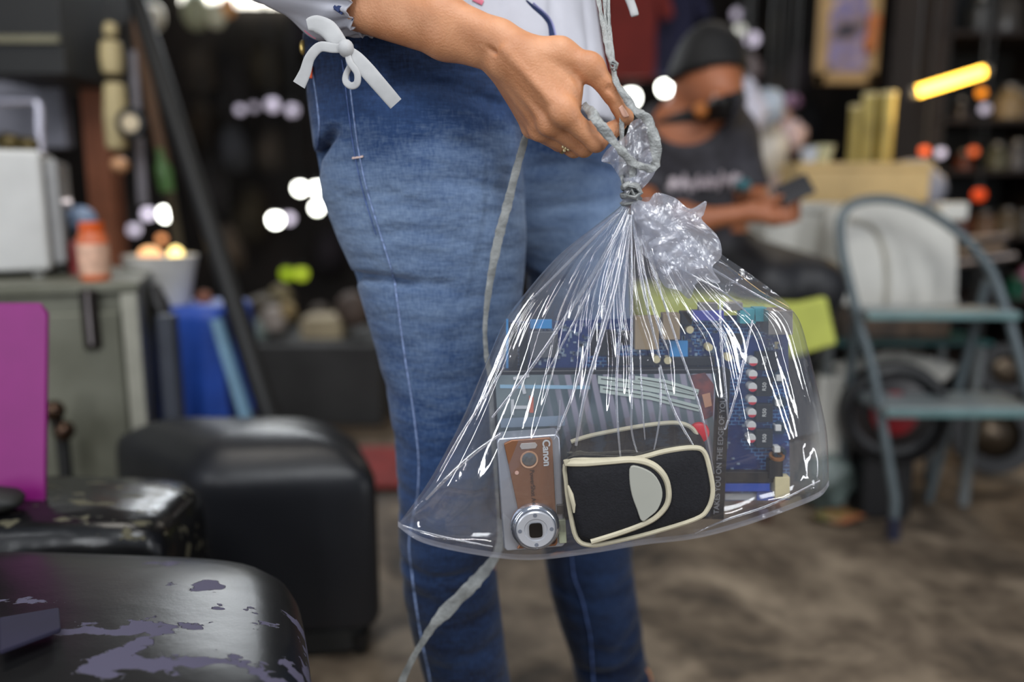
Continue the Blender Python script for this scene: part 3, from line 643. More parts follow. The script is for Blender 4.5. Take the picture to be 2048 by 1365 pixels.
# metal bars sticking out
for k, (x0_, y0_, x1_, y1_) in enumerate([(1900, 482, 2020, 472), (1905, 507, 2010, 497), (1915, 528, 2032, 512)]):
    setp(obj('metal_bar', B().tube([at(x0_, y0_, 2.9), at(x1_, y1_, 2.82)], .013, 8), M('dull_steel', (120, 112, 110), .3, .7)), ['upper steel bar behind the arch of the ladder', 'middle steel bar behind the arch of the ladder', 'lowest steel bar behind the arch of the ladder'][k], 'bar')
t = thing('bar_rack', 'dark upright rack holding the steel bars behind the ladder', 'rack', at(1950, 600, 2.9))
rx = at(1958, 500, 2.95).x
obj('upright', B().box((rx - .015, 2.9, 0), (rx + .015, 2.94, at(1958, 470, 2.9).z)), M('matte_black'), t)
for y_ in (490, 512, 534): obj('peg', B().box((rx - .06, 2.86, at(1958, y_, 2.9).z - .012), (rx + .06, 2.9, at(1958, y_, 2.9).z)), M('matte_black'), t)
# white hanging bags right of the man
for k, (px, py, rx_, rz_, c, lab) in enumerate([
    (1490, 225, .07, .10, (196, 194, 208), 'white hanging plastic bag right beside the mask of the man'), (1535, 215, .06, .06, (178, 190, 205), 'bluish white plastic bag, uppermost right of the man'),
    (1530, 300, .08, .10, (208, 202, 192), 'cream plastic bag hanging right of the black shirt'), (1585, 275, .05, .06, (200, 176, 178), 'pinkish bag above the wooden box'),
    (1560, 240, .05, .05, (150, 120, 110), 'brown pink pouch among the white bags'), (1580, 205, .04, .03, (128, 96, 132), 'small purple pouch among the white bags'),
    (1540, 370, .07, .06, (198, 184, 190), 'pale pink bag behind the phone'), (1500, 140, .05, .06, (90, 80, 84), 'dim grey bag above the white bags')]):
    q = at(px, py, 2.75 + .11 * k); t = thing('hanging_bag', lab, 'plastic bag', q)
    obj('bag_body', blob(q, rx_, .05, rz_, .12, 3, seed=k), M('bag_%d_%d_%d' % c, c, .4, bump=.5, bs=20), t)
    obj('bag_cord', B().cyl(q + Vector((0, 0, rz_)), (q.x, q.y, 2.95), .003, 6), M('black_cord'), t)

# ---------------------------------------------------------------- step ladder
lm = M('grey_green_paint', (94, 104, 108), .4, .2, var=.1)
t = thing('step_ladder', 'grey tubular step ladder with an arched top rail on the right', 'ladder', (at(1900, 1000, 2.15).x, 2.15, 0))
A = catmull([tuple(at(x, y, Y)) for x, y, Y in [(1792, 1012, 1.98), (1770, 880, 2.0), (1745, 740, 2.03), (1722, 660, 2.05), (1702, 580, 2.08), (1684, 500, 2.12), (1682, 440, 2.14), (1705, 408, 2.15), (1760, 398, 2.15), (1830, 412, 2.13), (1910, 460, 2.1), (1975, 530, 2.06), (2008, 610, 2.03), (2040, 720, 2.0), (2075, 860, 1.97), (2100, 1010, 1.94)]], 6)
A[0][2] = A[-1][2] = 0.03
obj('arched_rail', B().tube([tuple(p) for p in A], .0125, 12), lm, t)
def step(y0, y1, xl, xr, Yf, dp, hgt):
    l_, r_ = at(xl, y1, Yf), at(xr, y1, Yf)
    obj('step', B().box((l_.x, Yf - .02, l_.z - hgt), (r_.x, Yf + dp, l_.z)), M('step_grey', (140, 148, 150), .4, .2), t, bevel=.006)
    obj('step_lip', B().box((l_.x, Yf - .028, l_.z - hgt), (r_.x, Yf - .021, l_.z - .004)), M('step_lip', (96, 126, 126), .5), t, bevel=.002)
step(0, 620, 1728, 2030, 2.02, .10, .022); step(0, 812, 1765, 2072, 1.98, .16, .024)
for (x0_, y0_, x1_, y1_, Ya, Yb) in [(1975, 560, 1895, 860, 2.12, 2.17), (1712, 620, 1690, 860, 2.1, 2.17)]:
    p0 = at(x0_, y0_, Ya); p1 = at(x1_, y1_, Yb); k = (p0.z - .02) / (p0.z - p1.z); obj('back_leg', B().tube([p0, p0 + (p1 - p0) * k], .011, 10), lm, t)
obj('rubber_foot', B().cyl(Vector(A[0]) + Vector((0, 0, -.03)), Vector(A[0]) + Vector((-.002, 0, .03)), .017, 14), M('navy_rubber', (30, 32, 52), .6), t)
obj('rubber_foot', B().cyl(Vector(A[-1]) + Vector((0, 0, -.03)), Vector(A[-1]) + Vector((0, 0, .03)), .017, 14), M('navy_rubber'), t)

# ---------------------------------------------------------------- seated masked man
Ym = 2.1
def pm(x, y, d=0): return np.array(at(x, y, Ym + d))
t = thing('person', 'seated person in a black mask and black shirt looking down at a phone', 'person', (at(1400, 700, Ym).x, Ym + .1, .0))
S = SDF((at(1235, 600, Ym).x - .05, Ym - .38, -.01), (at(1700, 600, Ym).x + .12, Ym + .4, at(1400, 60, Ym).z + .03), .009)
hd = pm(1418, 150, .05)
S.join(S.ell(hd, (.083, .095, .112)), .01)
S.join(S.ell(pm(1436, 190, -.005), (.058, .075, .075)), .03)
S.join(S.ell(pm(1440, 200, -.085), (.016, .02, .022)), .015)                     # nose
S.join(S.ell(pm(1353, 175, .06), (.012, .02, .032)), .01)                         # ear
S.join(S.seg(pm(1400, 205, .07), pm(1385, 290, .1), .052, .062), .04)             # neck
S.join(S.seg(pm(1330, 270, .12), pm(1450, 275, .12), .07, .07), .06)
S.join(S.seg(pm(1390, 300, .13), pm(1400, 470, .16), .13, .13), .05)
S.join(S.seg(pm(1310, 275, .12), pm(1290, 400, .1), .05, .04), .03)               # arm left of picture
S.join(S.seg(pm(1290, 400, .1), pm(1400, 440, -.12), .038, .03), .03)
S.join(S.seg(pm(1400, 440, -.12), pm(1505, 425, -.15), .028, .022), .02)
S.join(S.seg(pm(1465, 280, .12), pm(1505, 400, .05), .05, .042), .03)             # other arm
S.join(S.seg(pm(1505, 405, .05), pm(1560, 425, -.1), .036, .024), .02)
for (a0, a1, k) in [((1505, 425, -.15), (1545, 435, -.16), .022), ((1560, 425, -.1), (1575, 425, -.13), .022)]: S.join(S.seg(pm(*a0), pm(*a1), k, k * .9), .015)
for i in range(4):
    S.join(S.seg(pm(1545, 412 + 12 * i, -.15), pm(1578, 404 + 13 * i, -.165), .009, .008), .005)
    S.join(S.seg(pm(1578, 404 + 13 * i, -.165), pm(1598, 402 + 12 * i, -.14), .008, .007), .004)
S.join(S.seg(pm(1530, 415, -.16), pm(1562, 392, -.175), .011, .009), .006)
for s_, (kx, ky) in enumerate([((1655, 585), 0), ((1600, 600), 0)]): pass
hips = pm(1420, 520, .14)
S.join(S.seg(hips, pm(1630, 570, -.04), .085, .062), .04); S.join(S.seg(hips + np.array([-.05, .05, 0]), pm(1540, 570, -.04), .085, .062), .04)
k1 = pm(1632, 582, -.035); k2 = pm(1540, 585, -.035)
for kk, fx in ((k1, k1[0] - .06), (k2, k2[0] - .03)):
    S.join(S.seg(kk, (fx, Ym + .20, .09), .055, .034), .03); S.join(S.seg((fx, Ym + .20, .05), (fx + .03, Ym + .08, .035), .035, .028), .03)
body_src = S
V, Q = S.mesh(); raw('body', V, Q, M('brown_skin', (160, 98, 66), .5, var=.1, vs=8), t)
# clothes made as a shell around the body
def shell(src, lo_hi, th, cond):
    F = src.F.copy(); src2 = object.__new__(SDF); src2.__dict__.update(src.__dict__); src2.F = np.maximum(F - th, cond(src)); return src2.mesh()
zb = at(1400, 470, Ym).z; zn = at(1400, 262, Ym + .1).z
sh = lambda s: np.maximum.reduce([zb - .06 - s.Z, s.Z - zn - .45 * np.abs(s.X - hd[0]) * 0 - .0, (at(1290, 330, Ym).z - .01 - s.Z) * (s.X < at(1325, 300, Ym).x) * 1.0 - 9 * 0])
zn = at(1400, 206, Ym + .1).z; vn = pm(1376, 212, -.03)
V, Q = shell(S, None, .012, lambda s: np.maximum.reduce([zb - .03 - s.Z, s.Z - zn, .096 - np.sqrt((s.X - vn[0]) ** 2 * .8 + (s.Y - vn[1]) ** 2 * .5 + (s.Z - vn[2]) ** 2), .070 - np.sqrt((s.X - hd[0]) ** 2 + (s.Y - hd[1] - .03) ** 2)]) if 0 else np.maximum(np.maximum.reduce([zb - .03 - s.Z, s.Z - zn, .096 - np.sqrt((s.X - vn[0]) ** 2 * .8 + (s.Y - vn[1]) ** 2 * .5 + (s.Z - vn[2]) ** 2)]), np.where((s.X < at(1318, 300, Ym).x) | (s.X > at(1480, 300, Ym).x) | (s.Y < Ym - .06), at(1300, 372, Ym).z - s.Z, -1.0)))
raw('shirt', V, Q, M('black_shirt', (36, 34, 38), .8, c2=(56, 54, 60), vs=30, bump=.3, bs=20), t)
V, Q = shell(S, None, .010, lambda s: np.maximum(s.Z - zb - .005, .12 - s.Z))
raw('trousers', V, Q, M('black_trousers', (26, 26, 30), .55, bump=.4, bs=12), t)
mz = at(1430, 190, Ym).z
V, Q = shell(S, None, .006, lambda s: np.maximum.reduce([s.Z - mz + .55 * (s.X - hd[0] - .04) * -.6, at(1430, 245, Ym).z - s.Z, s.Y - (Ym + .06)]))
mk = raw('face_mask', V, Q, M('black_mask', (14, 13, 14), .6), t)
e = at(1398, 222, Ym - .04); obj('mask_emblem', B().ell((e.x, e.y - .02, e.z), .02, .01, .02, 14), M('orange_print', (160, 92, 30), .6), mk, label='round orange print on the black mask')
hz = at(1420, 148, Ym).z
V, Q = shell(S, None, .014, lambda s: np.maximum(hz - s.Z - .12 * (s.Y - Ym - .05) - .1 * (hd[0] - s.X), hd[2] - .12 - s.Z))
raw('hair', V, Q, M('black_hair', (12, 10, 10), .75, bump=.5, bs=60), t)
# cream script lettering on the shirt (too blurred to read in the photograph)
b = B()
pts = [(1338 + i * 3.6, 372 - 6 * math.sin(i * .9) + 14 * math.sin(i * 1.9) - i * .3) for i in range(40)]
BT = BVHTree.FromPolygons([tuple(v) for v in V * 0 + V], [tuple(int(i) for i in q) for q in Q])
Vs, Qs = shell(S, None, .014, lambda s: zb - .03 - s.Z)
bt = BVHTree.FromPolygons([tuple(v) for v in Vs], [tuple(int(i) for i in q) for q in Qs]); path = []
for (x, y) in pts:
    d = at(x, y, 1.0) - Vector((0, 0, CAM_Z)); h_ = bt.ray_cast(Vector((0, 0, CAM_Z)), d.normalized())
    if h_[0] is not None and h_[0].y > Ym - .03: path.append(h_[0] + Vector((0, -.003, 0)))
if len(path) > 3: obj('script_lettering', b.tube(path, .0085, 8, flat=.5), M('cream_print', (196, 184, 190), .7), t)
q = at(1482, 372, Ym + .0); obj('teal_patch', B().ell((q.x, q.y - .02, q.z), .022, .02, .018, 12), M('teal_print', (54, 100, 108), .7), t)
# phone
pc = at(1592, 384, Ym - .17)
t = thing('phone', 'dark phone held in both hands of the masked man', 'phone', pc)
ex = Vector((.9, -.1, .42)).normalized(); ey = Vector((-.3, .55, .75)).normalized()
ez = ex.cross(ey).normalized(); ey = ez.cross(ex)
P_ = lambda a, b, c_: pc + ex * a + ey * b + ez * c_
obj('phone_case', B().add([P_(x, y, z) for z in (-.005, .005) for x, y in ((-.04, -.022), (.04, -.022), (.04, .035), (-.04, .035))], [(0, 3, 2, 1), (4, 5, 6, 7), (0, 1, 5, 4), (1, 2, 6, 5), (2, 3, 7, 6), (3, 0, 4, 7)]), M('phone_black', (22, 20, 26), .3), t, bevel=.004)
# lime draped crate the man sits on
c0_, c1_ = at(1300, 566, 2.12), at(1668, 700, 2.12)
t = thing('lime_stool', 'lime green covered stool under the seated man', 'stool', ((c0_.x + c1_.x) / 2, 2.2, 0))
obj('lime_cover', pxprism([(1290, 590), (1500, 604), (1600, 606), (1655, 594), (1676, 690), (1592, 714), (1290, 704)], 1.945, .03), M('lime_cloth', (180, 186, 84), .6, var=.08, bump=.2, bs=12), t, bevel=.008)
obj('seat_pad', B().box((c0_.x, 2.07, c1_.z + .04), (at(1560, 600, 2.1).x, 2.42, at(1400, 590, 2.1).z)), M('lime_cloth'), t, bevel=.012)
for xx in (c0_.x + .02, at(1560, 600, 2.1).x - .04): obj('front_rail', B().box((xx, 1.96, c1_.z + .05), (xx + .03, 2.09, c1_.z + .08)), M('brown_leg', (70, 46, 34), .6), t, bevel=.003)
for lx in (at(1320, 700, 2.1).x, at(1545, 700, 2.1).x):
    for ly in (2.1, 2.38): obj('leg', B().box((lx - .02, ly - .02, 0), (lx + .02, ly + .02, c1_.z + .01)), M('brown_leg', (70, 46, 34), .6), t, bevel=.003)

# ================================================================ BLACK PADDED SEATS (foreground left)
def leather(name, scale, thr, peel=(92, 88, 104), base=(17, 17, 18), rough=.32, bstr=.5, stretch=(1, 1, 1), off=(0, 0, 0), soft=.012, zone=None):
    m = bpy.data.materials.new(name); m.use_nodes = True; nt = m.node_tree; b = nt.nodes['Principled BSDF']; L = nt.links.new
    tc = nt.nodes.new('ShaderNodeTexCoord'); mp = nt.nodes.new('ShaderNodeMapping'); mp.inputs['Scale'].default_value = stretch; mp.inputs['Location'].default_value = off
    L(tc.outputs['Object'], mp.inputs[0])
    n = nt.nodes.new('ShaderNodeTexNoise'); n.inputs['Scale'].default_value = scale; n.inputs['Detail'].default_value = 5; n.inputs['Roughness'].default_value = .55; L(mp.outputs[0], n.inputs[0])
    r = nt.nodes.new('ShaderNodeMapRange'); r.inputs[1].default_value = thr; r.inputs[2].default_value = thr + soft; L(n.outputs[0], r.inputs[0])
    if zone:
        vm = nt.nodes.new('ShaderNodeVectorMath'); vm.operation = 'DISTANCE'; vm.inputs[1].default_value = zone[:3]; L(tc.outputs['Object'], vm.inputs[0])
        zr = nt.nodes.new('ShaderNodeMapRange'); zr.inputs[1].default_value = zone[3] * .4; zr.inputs[2].default_value = zone[3]; zr.inputs[3].default_value = .035; zr.inputs[4].default_value = -.10; L(vm.outputs['Value'], zr.inputs[0])
        za = nt.nodes.new('ShaderNodeMath'); L(n.outputs[0], za.inputs[0]); L(zr.outputs[0], za.inputs[1]); L(za.outputs[0], r.inputs[0])
    mx = nt.nodes.new('ShaderNodeMix'); mx.data_type = 'RGBA'; mx.inputs[6].default_value = rgb(*base); mx.inputs[7].default_value = rgb(*peel); L(r.outputs[0], mx.inputs[0])
    L(mx.outputs[2], b.inputs['Base Color'])
    rr = nt.nodes.new('ShaderNodeMapRange'); rr.inputs[3].default_value = rough; rr.inputs[4].default_value = .85; L(r.outputs[0], rr.inputs[0]); L(rr.outputs[0], b.inputs['Roughness'])
    g = nt.nodes.new('ShaderNodeTexNoise'); g.inputs['Scale'].default_value = 240; L(tc.outputs['Object'], g.inputs[0])
    ad = nt.nodes.new('ShaderNodeMath'); ad.operation = 'MULTIPLY_ADD'; ad.inputs[1].default_value = .06; L(g.outputs[0], ad.inputs[0]); 
    iv = nt.nodes.new('ShaderNodeMath'); iv.operation = 'SUBTRACT'; iv.inputs[0].default_value = 1; L(r.outputs[0], iv.inputs[1]); L(iv.outputs[0], ad.inputs[2])
    w2 = nt.nodes.new('ShaderNodeTexNoise'); w2.inputs['Scale'].default_value = 9; w2.inputs['Detail'].default_value = 3; L(mp.outputs[0], w2.inputs[0])
    a2 = nt.nodes.new('ShaderNodeMath'); a2.operation = 'MULTIPLY_ADD'; a2.inputs[1].default_value = bstr * 3; L(w2.outputs[0], a2.inputs[0]); L(ad.outputs[0], a2.inputs[2])
    bp = nt.nodes.new('ShaderNodeBump'); bp.inputs['Strength'].default_value = .6; bp.inputs['Distance'].default_value = .003; L(a2.outputs[0], bp.inputs['Height']); L(bp.outputs[0], b.inputs['Normal'])
    return m
def cushion(corners, z0, z1, dome, n=44, pw=5.0, sag=0):
    """padded block between z0 and z1 over a four cornered plan (far left, far right, near right, near left)"""
    c = [Vector((x, y, 0)) for x, y in corners]
    def plan(u, v): return (c[0] * (1 - u) + c[1] * u) * (1 - v) + (c[3] * (1 - u) + c[2] * u) * v
    b = B()
    rings = []
    prof = [(0.0, z0), (.96, z0), (1.0, z0 + .02), (1.0, z1 - .055), (.985, z1 - .03), (.95, z1 - .013), (.88, z1 + .0), (.75, z1 + dome * .45), (.55, z1 + dome * .8), (.3, z1 + dome * .96), (.08, z1 + dome)]
    for s_, z in prof[1:]:
        ring = []
        for k in range(n * 2):
            q = 2 * PI * k / (n * 2); cx, sy = math.cos(q), math.sin(q); r = (abs(cx) ** pw + abs(sy) ** pw) ** (-1 / pw)
            p = plan(.5 + .5 * cx * r * s_, .5 + .5 * sy * r * s_); ring.append(Vector((p.x, p.y, z - sag * math.exp(-((.5 + .5 * sy * r * s_) - .5) ** 2 * 8))))
        rings.append(ring)
    return b.loft(rings)
def seat(label, corners, z0, z1, dome, m, legs=True, seams=True, sag=0, pw=5.0):
    cx = sum(x for x, y in corners) / 4; cy = sum(y for x, y in corners) / 4
    t = thing('padded_stool', label, 'stool', (cx, cy, 0), 'black padded stools')
    obj('cushion', cushion(corners, z0, z1, dome, sag=sag, pw=pw), m, t)
    obj('base_board', cushion([(cx + (x - cx) * .93, cy + (y - cy) * .93) for x, y in corners], z0 - .03, z0 + .002, 0, n=16), M('matte_black'), t)
    for x, y in corners:
        lx, ly = cx + (x - cx) * .80, cy + (y - cy) * .80
        obj('leg', B().tube([(lx, ly, z0 - .02), (lx, ly, 0)], [.02, .016], 10), M('black_paint'), t)
    return t
c1f = [(at(x, y, Y).x, Y) for x, y, Y in [(-140, 1110, 1.0), (598, 1118, .955), (640, 1365, .60), (-420, 1365, .56)]]
t1 = seat('nearest glossy black padded stool with peeling cracked cover at lower left', c1f, .16, .435, .016, leather('peeling_leather', 17, .56, (74, 70, 90), stretch=(.8, 1.4, 1), off=(.35, .1, 0), bstr=.3, rough=.34, zone=(at(480, 1330, .70).x - sum(p[0] for p in c1f) / 4, .72 - sum(p[1] for p in c1f) / 4, .44, .24)))
c2f = [(at(x, y, 1.2).x, Y) for x, y, Y in [(-100, 950, 1.30), (392, 950, 1.27), (405, 950, 1.04), (-100, 950, 1.04)]]
t2 = seat('middle black padded stool with crinkled weathered cover at the left edge', c2f, .17, .425, .014, leather('crinkled_leather', 30, .60, (84, 80, 62), stretch=(.6, 1.3, 1), bstr=1.4, rough=.25, off=(.2, 0, 0)))
c3f = [(at(200, 860, 1.7).x, 1.72), (at(715, 860, 1.7).x, 1.70), (at(757, 915, 1.42).x, 1.43), (at(395, 930, 1.42).x, 1.40)]
t3 = seat('farthest black padded stool with smooth shiny top beside the jeans', c3f, .06, .385, .05, leather('smooth_leather', 3, .9, rough=.38, bstr=.5, base=(34, 35, 39)), pw=9)
# dark violet strip on the nearest stool
q = [at(0, 1250, .74), at(120, 1232, .76), at(122, 1262, .72), at(0, 1310, .68)]
for p in q: p.z = .462
setp(obj('violet_cloth', B().prism(q, (0, 0, .006)), M('violet_cloth', (24, 20, 44), .8), bevel=.002), 'dark violet folded cloth strip on the nearest stool at the left edge', 'cloth')
# magenta board
m0, m1 = at(-60, 612, 1.16), at(74, 612, 1.16)
bz = .437
out = [(m0.x, bz), (at(84, 962, 1.13).x, bz), (m1.x - .002, m0.z - .015), (m1.x - .014, m0.z), (m0.x, m0.z)]
setp(obj('magenta_board', B().prism([(x, 1.13 + .06 * (z - bz) / .3, z) for x, z in out], (0, .008, 0)), M('magenta_sheet', (126, 14, 106), .5, var=.06), bevel=.002), 'bright magenta upright board leaning on the middle stool at the left edge', 'board')
setp(obj('black_pad', blob((at(10, 985, 1.12).x, 1.09, .455), .045, .03, .018, .05, 3, seed=4), M('matte_black')), 'small black pad lying on the middle stool before the magenta board', 'pad')
# ================================================================ STANDING WOMAN
wt = thing('person', 'standing person in blue jeans and white blouse holding the clear plastic bag', 'person', (0.0, 1.08, 0))
def denim():
    m = bpy.data.materials.new('blue_denim'); m.use_nodes = True; nt = m.node_tree; b = nt.nodes['Principled BSDF']; L = nt.links.new
    tc = nt.nodes.new('ShaderNodeTexCoord')
    def noise(sc, det, st=(1, 1, 1)):
        mp = nt.nodes.new('ShaderNodeMapping'); mp.inputs['Scale'].default_value = st; L(tc.outputs['Object'], mp.inputs[0])
        n = nt.nodes.new('ShaderNodeTexNoise'); n.inputs['Scale'].default_value = sc; n.inputs['Detail'].default_value = det; L(mp.outputs[0], n.inputs[0]); return n
    def math_(op, a, b_, c=None):
        q = nt.nodes.new('ShaderNodeMath'); q.operation = op
        for i, v in enumerate((a, b_, c)):
            if v is None: continue
            if isinstance(v, (int, float)): q.inputs[i].default_value = v
            else: L(v, q.inputs[i])
        return q.outputs[0]
    big = noise(3.5, 2); mid = noise(16, 4, (1, 1, 3.2)); fine = noise(330, 3, (1, 1, .35)); fine2 = noise(300, 3, (.3, .3, 1.6))
    sep = nt.nodes.new('ShaderNodeSeparateXYZ'); L(tc.outputs['Object'], sep.inputs[0])
    # paler over thighs, darker below the knee; shade under the arm painted at top
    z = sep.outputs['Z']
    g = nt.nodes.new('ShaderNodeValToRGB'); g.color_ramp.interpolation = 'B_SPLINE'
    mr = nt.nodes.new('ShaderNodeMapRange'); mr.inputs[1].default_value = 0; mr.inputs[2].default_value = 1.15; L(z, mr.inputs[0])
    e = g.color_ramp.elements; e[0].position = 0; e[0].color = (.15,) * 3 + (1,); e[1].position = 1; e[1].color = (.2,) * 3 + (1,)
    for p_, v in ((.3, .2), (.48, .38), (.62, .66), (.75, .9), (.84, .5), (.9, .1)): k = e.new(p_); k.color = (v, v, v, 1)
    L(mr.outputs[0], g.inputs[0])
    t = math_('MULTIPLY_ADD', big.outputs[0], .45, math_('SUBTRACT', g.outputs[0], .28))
    t = math_('MULTIPLY_ADD', mid.outputs[0], .35, math_('SUBTRACT', t, .15))
    t = math_('MULTIPLY_ADD', fine.outputs[0], .30, math_('SUBTRACT', t, .15))
    t = math_('MULTIPLY_ADD', fine2.outputs[0], .30, math_('SUBTRACT', t, .15))
    r = nt.nodes.new('ShaderNodeValToRGB'); e = r.color_ramp.elements
    e[0].position = .0; e[0].color = rgb(9, 17, 38); e[1].position = 1; e[1].color = rgb(126, 146, 172)
    k = e.new(.45); k.color = rgb(42, 66, 106)
    L(t, r.inputs[0]); L(r.outputs[0], b.inputs['Base Color'])
    b.inputs['Roughness'].default_value = .85; b.inputs['Sheen Weight'].default_value = .15; b.inputs['Specular IOR Level'].default_value = .2
    fold = noise(5, 2, (1, 1, 2.6)); fold2 = noise(17, 2, (1, 1, 2.6))
    hgt = math_('MULTIPLY_ADD', fold.outputs[0], 1.0, math_('MULTIPLY', fold2.outputs[0], .38)); hgt = math_('MULTIPLY_ADD', fine.outputs[0], .05, hgt)
    bp = nt.nodes.new('ShaderNodeBump'); bp.inputs['Strength'].default_value = .75; bp.inputs['Distance'].default_value = .02; L(hgt, bp.inputs['Height']); L(bp.outputs[0], b.inputs['Normal'])
    return m
YN, YF = 1.04, 1.21       # depth of the near and the far leg
near = [(70, 606, 1020), (100, 606, 1020), (200, 615, 1040), (300, 628, 1048), (400, 645, 1054), (480, 676, 1056), (545, 706, 1052), (600, 722, 1046), (700, 752, 1036), (800, 776, 1022), (900, 790, 1010), (1000, 796, 1000), (1060, 797, 996), (1120, 799, 992), (1200, 808, 1000), (1300, 832, 1012), (1365, 852, 1022), (1480, 885, 1040), (1590, 900, 1052)]
far = [(70, 980, 1180), (200, 1020, 1215), (300, 1040, 1240), (400, 1050, 1254), (500, 1052, 1256), (600, 1054, 1262), (700, 1058, 1268), (800, 1062, 1270), (900, 1066, 1268), (1000, 1074, 1266), (1110, 1086, 1264), (1180, 1098, 1272), (1250, 1118, 1284), (1310, 1140, 1290), (1365, 1150, 1306), (1460, 1168, 1322)]
def colm(rows, Y, ky, z_end):
    zs, cx, cy, rx, ry = [], [], [], [], []
    for (y, a, b_) in rows:
        p, q = at(a, y, Y), at(b_, y, Y); zs.append(p.z); cx.append((p.x + q.x) / 2); rx.append((q.x - p.x) / 2 * .985); cy.append(Y); ry.append((q.x - p.x) / 2 * ky(p.z))
    zs.append(z_end); cx.append(cx[-1] + .01); cy.append(Y); rx.append(rx[-1]); ry.append(ry[-1])
    return zs, cx, cy, rx, ry
zt_ = at(800, 70, YN).z
lo = (at(590, 300, YN).x - .03, .88, .04); hi = (at(1330, 300, YF).x + .03, 1.34, zt_ + .012)
J = SDF(lo, hi, .0036)
kn = lambda z: np.interp(z, [0, .45, .6, .8, 1.1], [1.0, 1.0, .95, .78, .74])
kf = lambda z: np.interp(z, [0, .45, .6, .8, 1.1], [1.0, 1.0, 1.0, 1.0, .9])
nz_, ncx, ncy, nrx, nry = colm(near, YN, kn, .055); fz_, fcx, fcy, frx, fry = colm(far, YF, kf, .055)
J.F = J.column(nz_, ncx, ncy, nrx, nry); J.join(J.column(fz_, fcx, fcy, frx, fry), .005)
hipz = at(800, 250, YN).z
J.join(J.column([hipz - .19, hipz - .13, hipz - .04, hipz + .1, zt_ + .05], [.035, .02, -.02, -.035, -.045], [1.18, 1.17, 1.15, 1.13, 1.13], [.02, .07, .13, .160, .150], [.02, .05, .075, .10, .095]), .025)
J.F = np.maximum(J.F, J.Z - np.interp(J.X, [-.02, .04], [zt_ + .005, 1.035]).astype(np.float32))
# folds: bands that dent the cloth along lines seen across the leg
def crease(pts, Y, dep, wd):
    P = [np.array(at(x, y, Y)) for x, y in pts]
    for a_, b2 in zip(P[:-1], P[1:]):
        ab = b2 - a_; Lq = ab[0] ** 2 + ab[2] ** 2
        t = np.clip(((J.X - a_[0]) * ab[0] + (J.Z - a_[2]) * ab[2]) / Lq, 0, 1)
        d2 = (J.X - a_[0] - t * ab[0]) ** 2 + (J.Z - a_[2] - t * ab[2]) ** 2
        J.F = J.F + (dep * np.exp(-d2 / wd ** 2) * (J.Y < Y) * np.sin(PI * np.clip(t * .8 + .1, 0, 1))).astype(np.float32)
fy = YN
for pts, dep, wd in [([(634, 352), (650, 315), (672, 288), (700, 272)], .014, .006), ([(696, 560), (735, 546), (790, 546), (850, 556)], .017, .0055), ([(850, 552), (930, 566)], .005, .008), ([(618, 340), (650, 312), (690, 285)], .010, .007),
    ([(760, 210), (840, 190), (940, 200), (1010, 230)], .006, .010), ([(700, 400), (790, 390), (880, 420)], .004, .010), ([(760, 470), (860, 455), (960, 480)], .004, .012),
    ([(830, 300), (900, 290), (1000, 320)], .005, .010), ([(880, 360), (960, 370), (1040, 395)], .004, .009), ([(980, 250), (1020, 330), (1035, 420)], .004, .012),
    ([(800, 1010), (850, 1020), (900, 1050)], .005, .008), ([(800, 1105), (870, 1118), (960, 1110)], .007, .008), ([(805, 1150), (880, 1160), (985, 1135)], .005, .009),
    ([(815, 1210), (900, 1225), (990, 1190)], .004, .012), ([(800, 960), (850, 970)], .004, .007), ([(840, 1300), (920, 1290), (1005, 1250)], .004, .012), ([(780, 860), (830, 880)], .003, .01), ([(760, 760), (830, 780)], .003, .01)]: crease(pts, fy, dep, wd)
for pts, dep, wd in [([(1050, 345), (1140, 330), (1240, 350)], .006, .008), ([(1055, 420), (1150, 410), (1240, 400)], .004, .009), ([(1095, 1150), (1180, 1165), (1270, 1130)], .004, .01), ([(1150, 1250), (1220, 1265), (1285, 1215)], .006, .010),
    ([(1145, 1322), (1230, 1300), (1290, 1282)], .009, .008), ([(1160, 1352), (1240, 1345), (1300, 1330)], .006, .008)]: crease(pts, YF, dep, wd)
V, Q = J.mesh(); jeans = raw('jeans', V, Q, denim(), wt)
jb = BVHTree.FromPolygons([tuple(v) for v in V], [tuple(int(i) for i in q) for q in Q])
O_ = Vector((0, 0, CAM_Z))
def on_jeans(px, py, lift=.001):
    d = (at(px, py, 1.0) - O_).normalized(); h_ = jb.ray_cast(O_, d)
    return None if h_[0] is None else h_[0] + h_[1].normalized() * (lift if h_[1].dot(d) < 0 else -lift)
def seamline(pts, n, r, mat, name, par, flat=.5):
    P = [on_jeans(x, y) for x, y in catmull(pts, n)]; P = [p for p in P if p is not None]
    P2 = [P[0]]
    for p in P[1:]:
        if (p - P2[-1]).length < .06: P2.append(p)
    return obj(name, B().tube(P2, r, 6, flat=flat), mat, par)
thread = M('pale_blue_thread', (120, 138, 176), .8, var=.4, vs=160); dthr = M('blue_seam', (74, 94, 142), .85, var=.3, vs=120)
seam_n = [(694, 120), (700, 165), (706, 215), (718, 300), (735, 380), (762, 470), (785, 545), (795, 600), (803, 660), (813, 730), (823, 790), (831, 850), (838, 920), (836, 990), (826, 1040), (819, 1090), (825, 1150), (832, 1205), (840, 1257), (848, 1300), (856, 1335), (866, 1390), (876, 1440)]
seamline(seam_n, 8, .0011, thread, 'side_seam', jeans)
seamline([(x - 9, y) for x, y in seam_n[:6]], 8, .0008, dthr, 'stitch_line', jeans)
seamline([(1143, 1100), (1148, 1150), (1158, 1180), (1165, 1200), (1174, 1240), (1181, 1275), (1185, 1330), (1188, 1370)], 6, .0013, dthr, 'side_seam', jeans)
seamline([(622, 120), (630, 165), (637, 215), (640, 260), (632, 300)], 8, .0013, thread, 'pocket_edge', jeans)
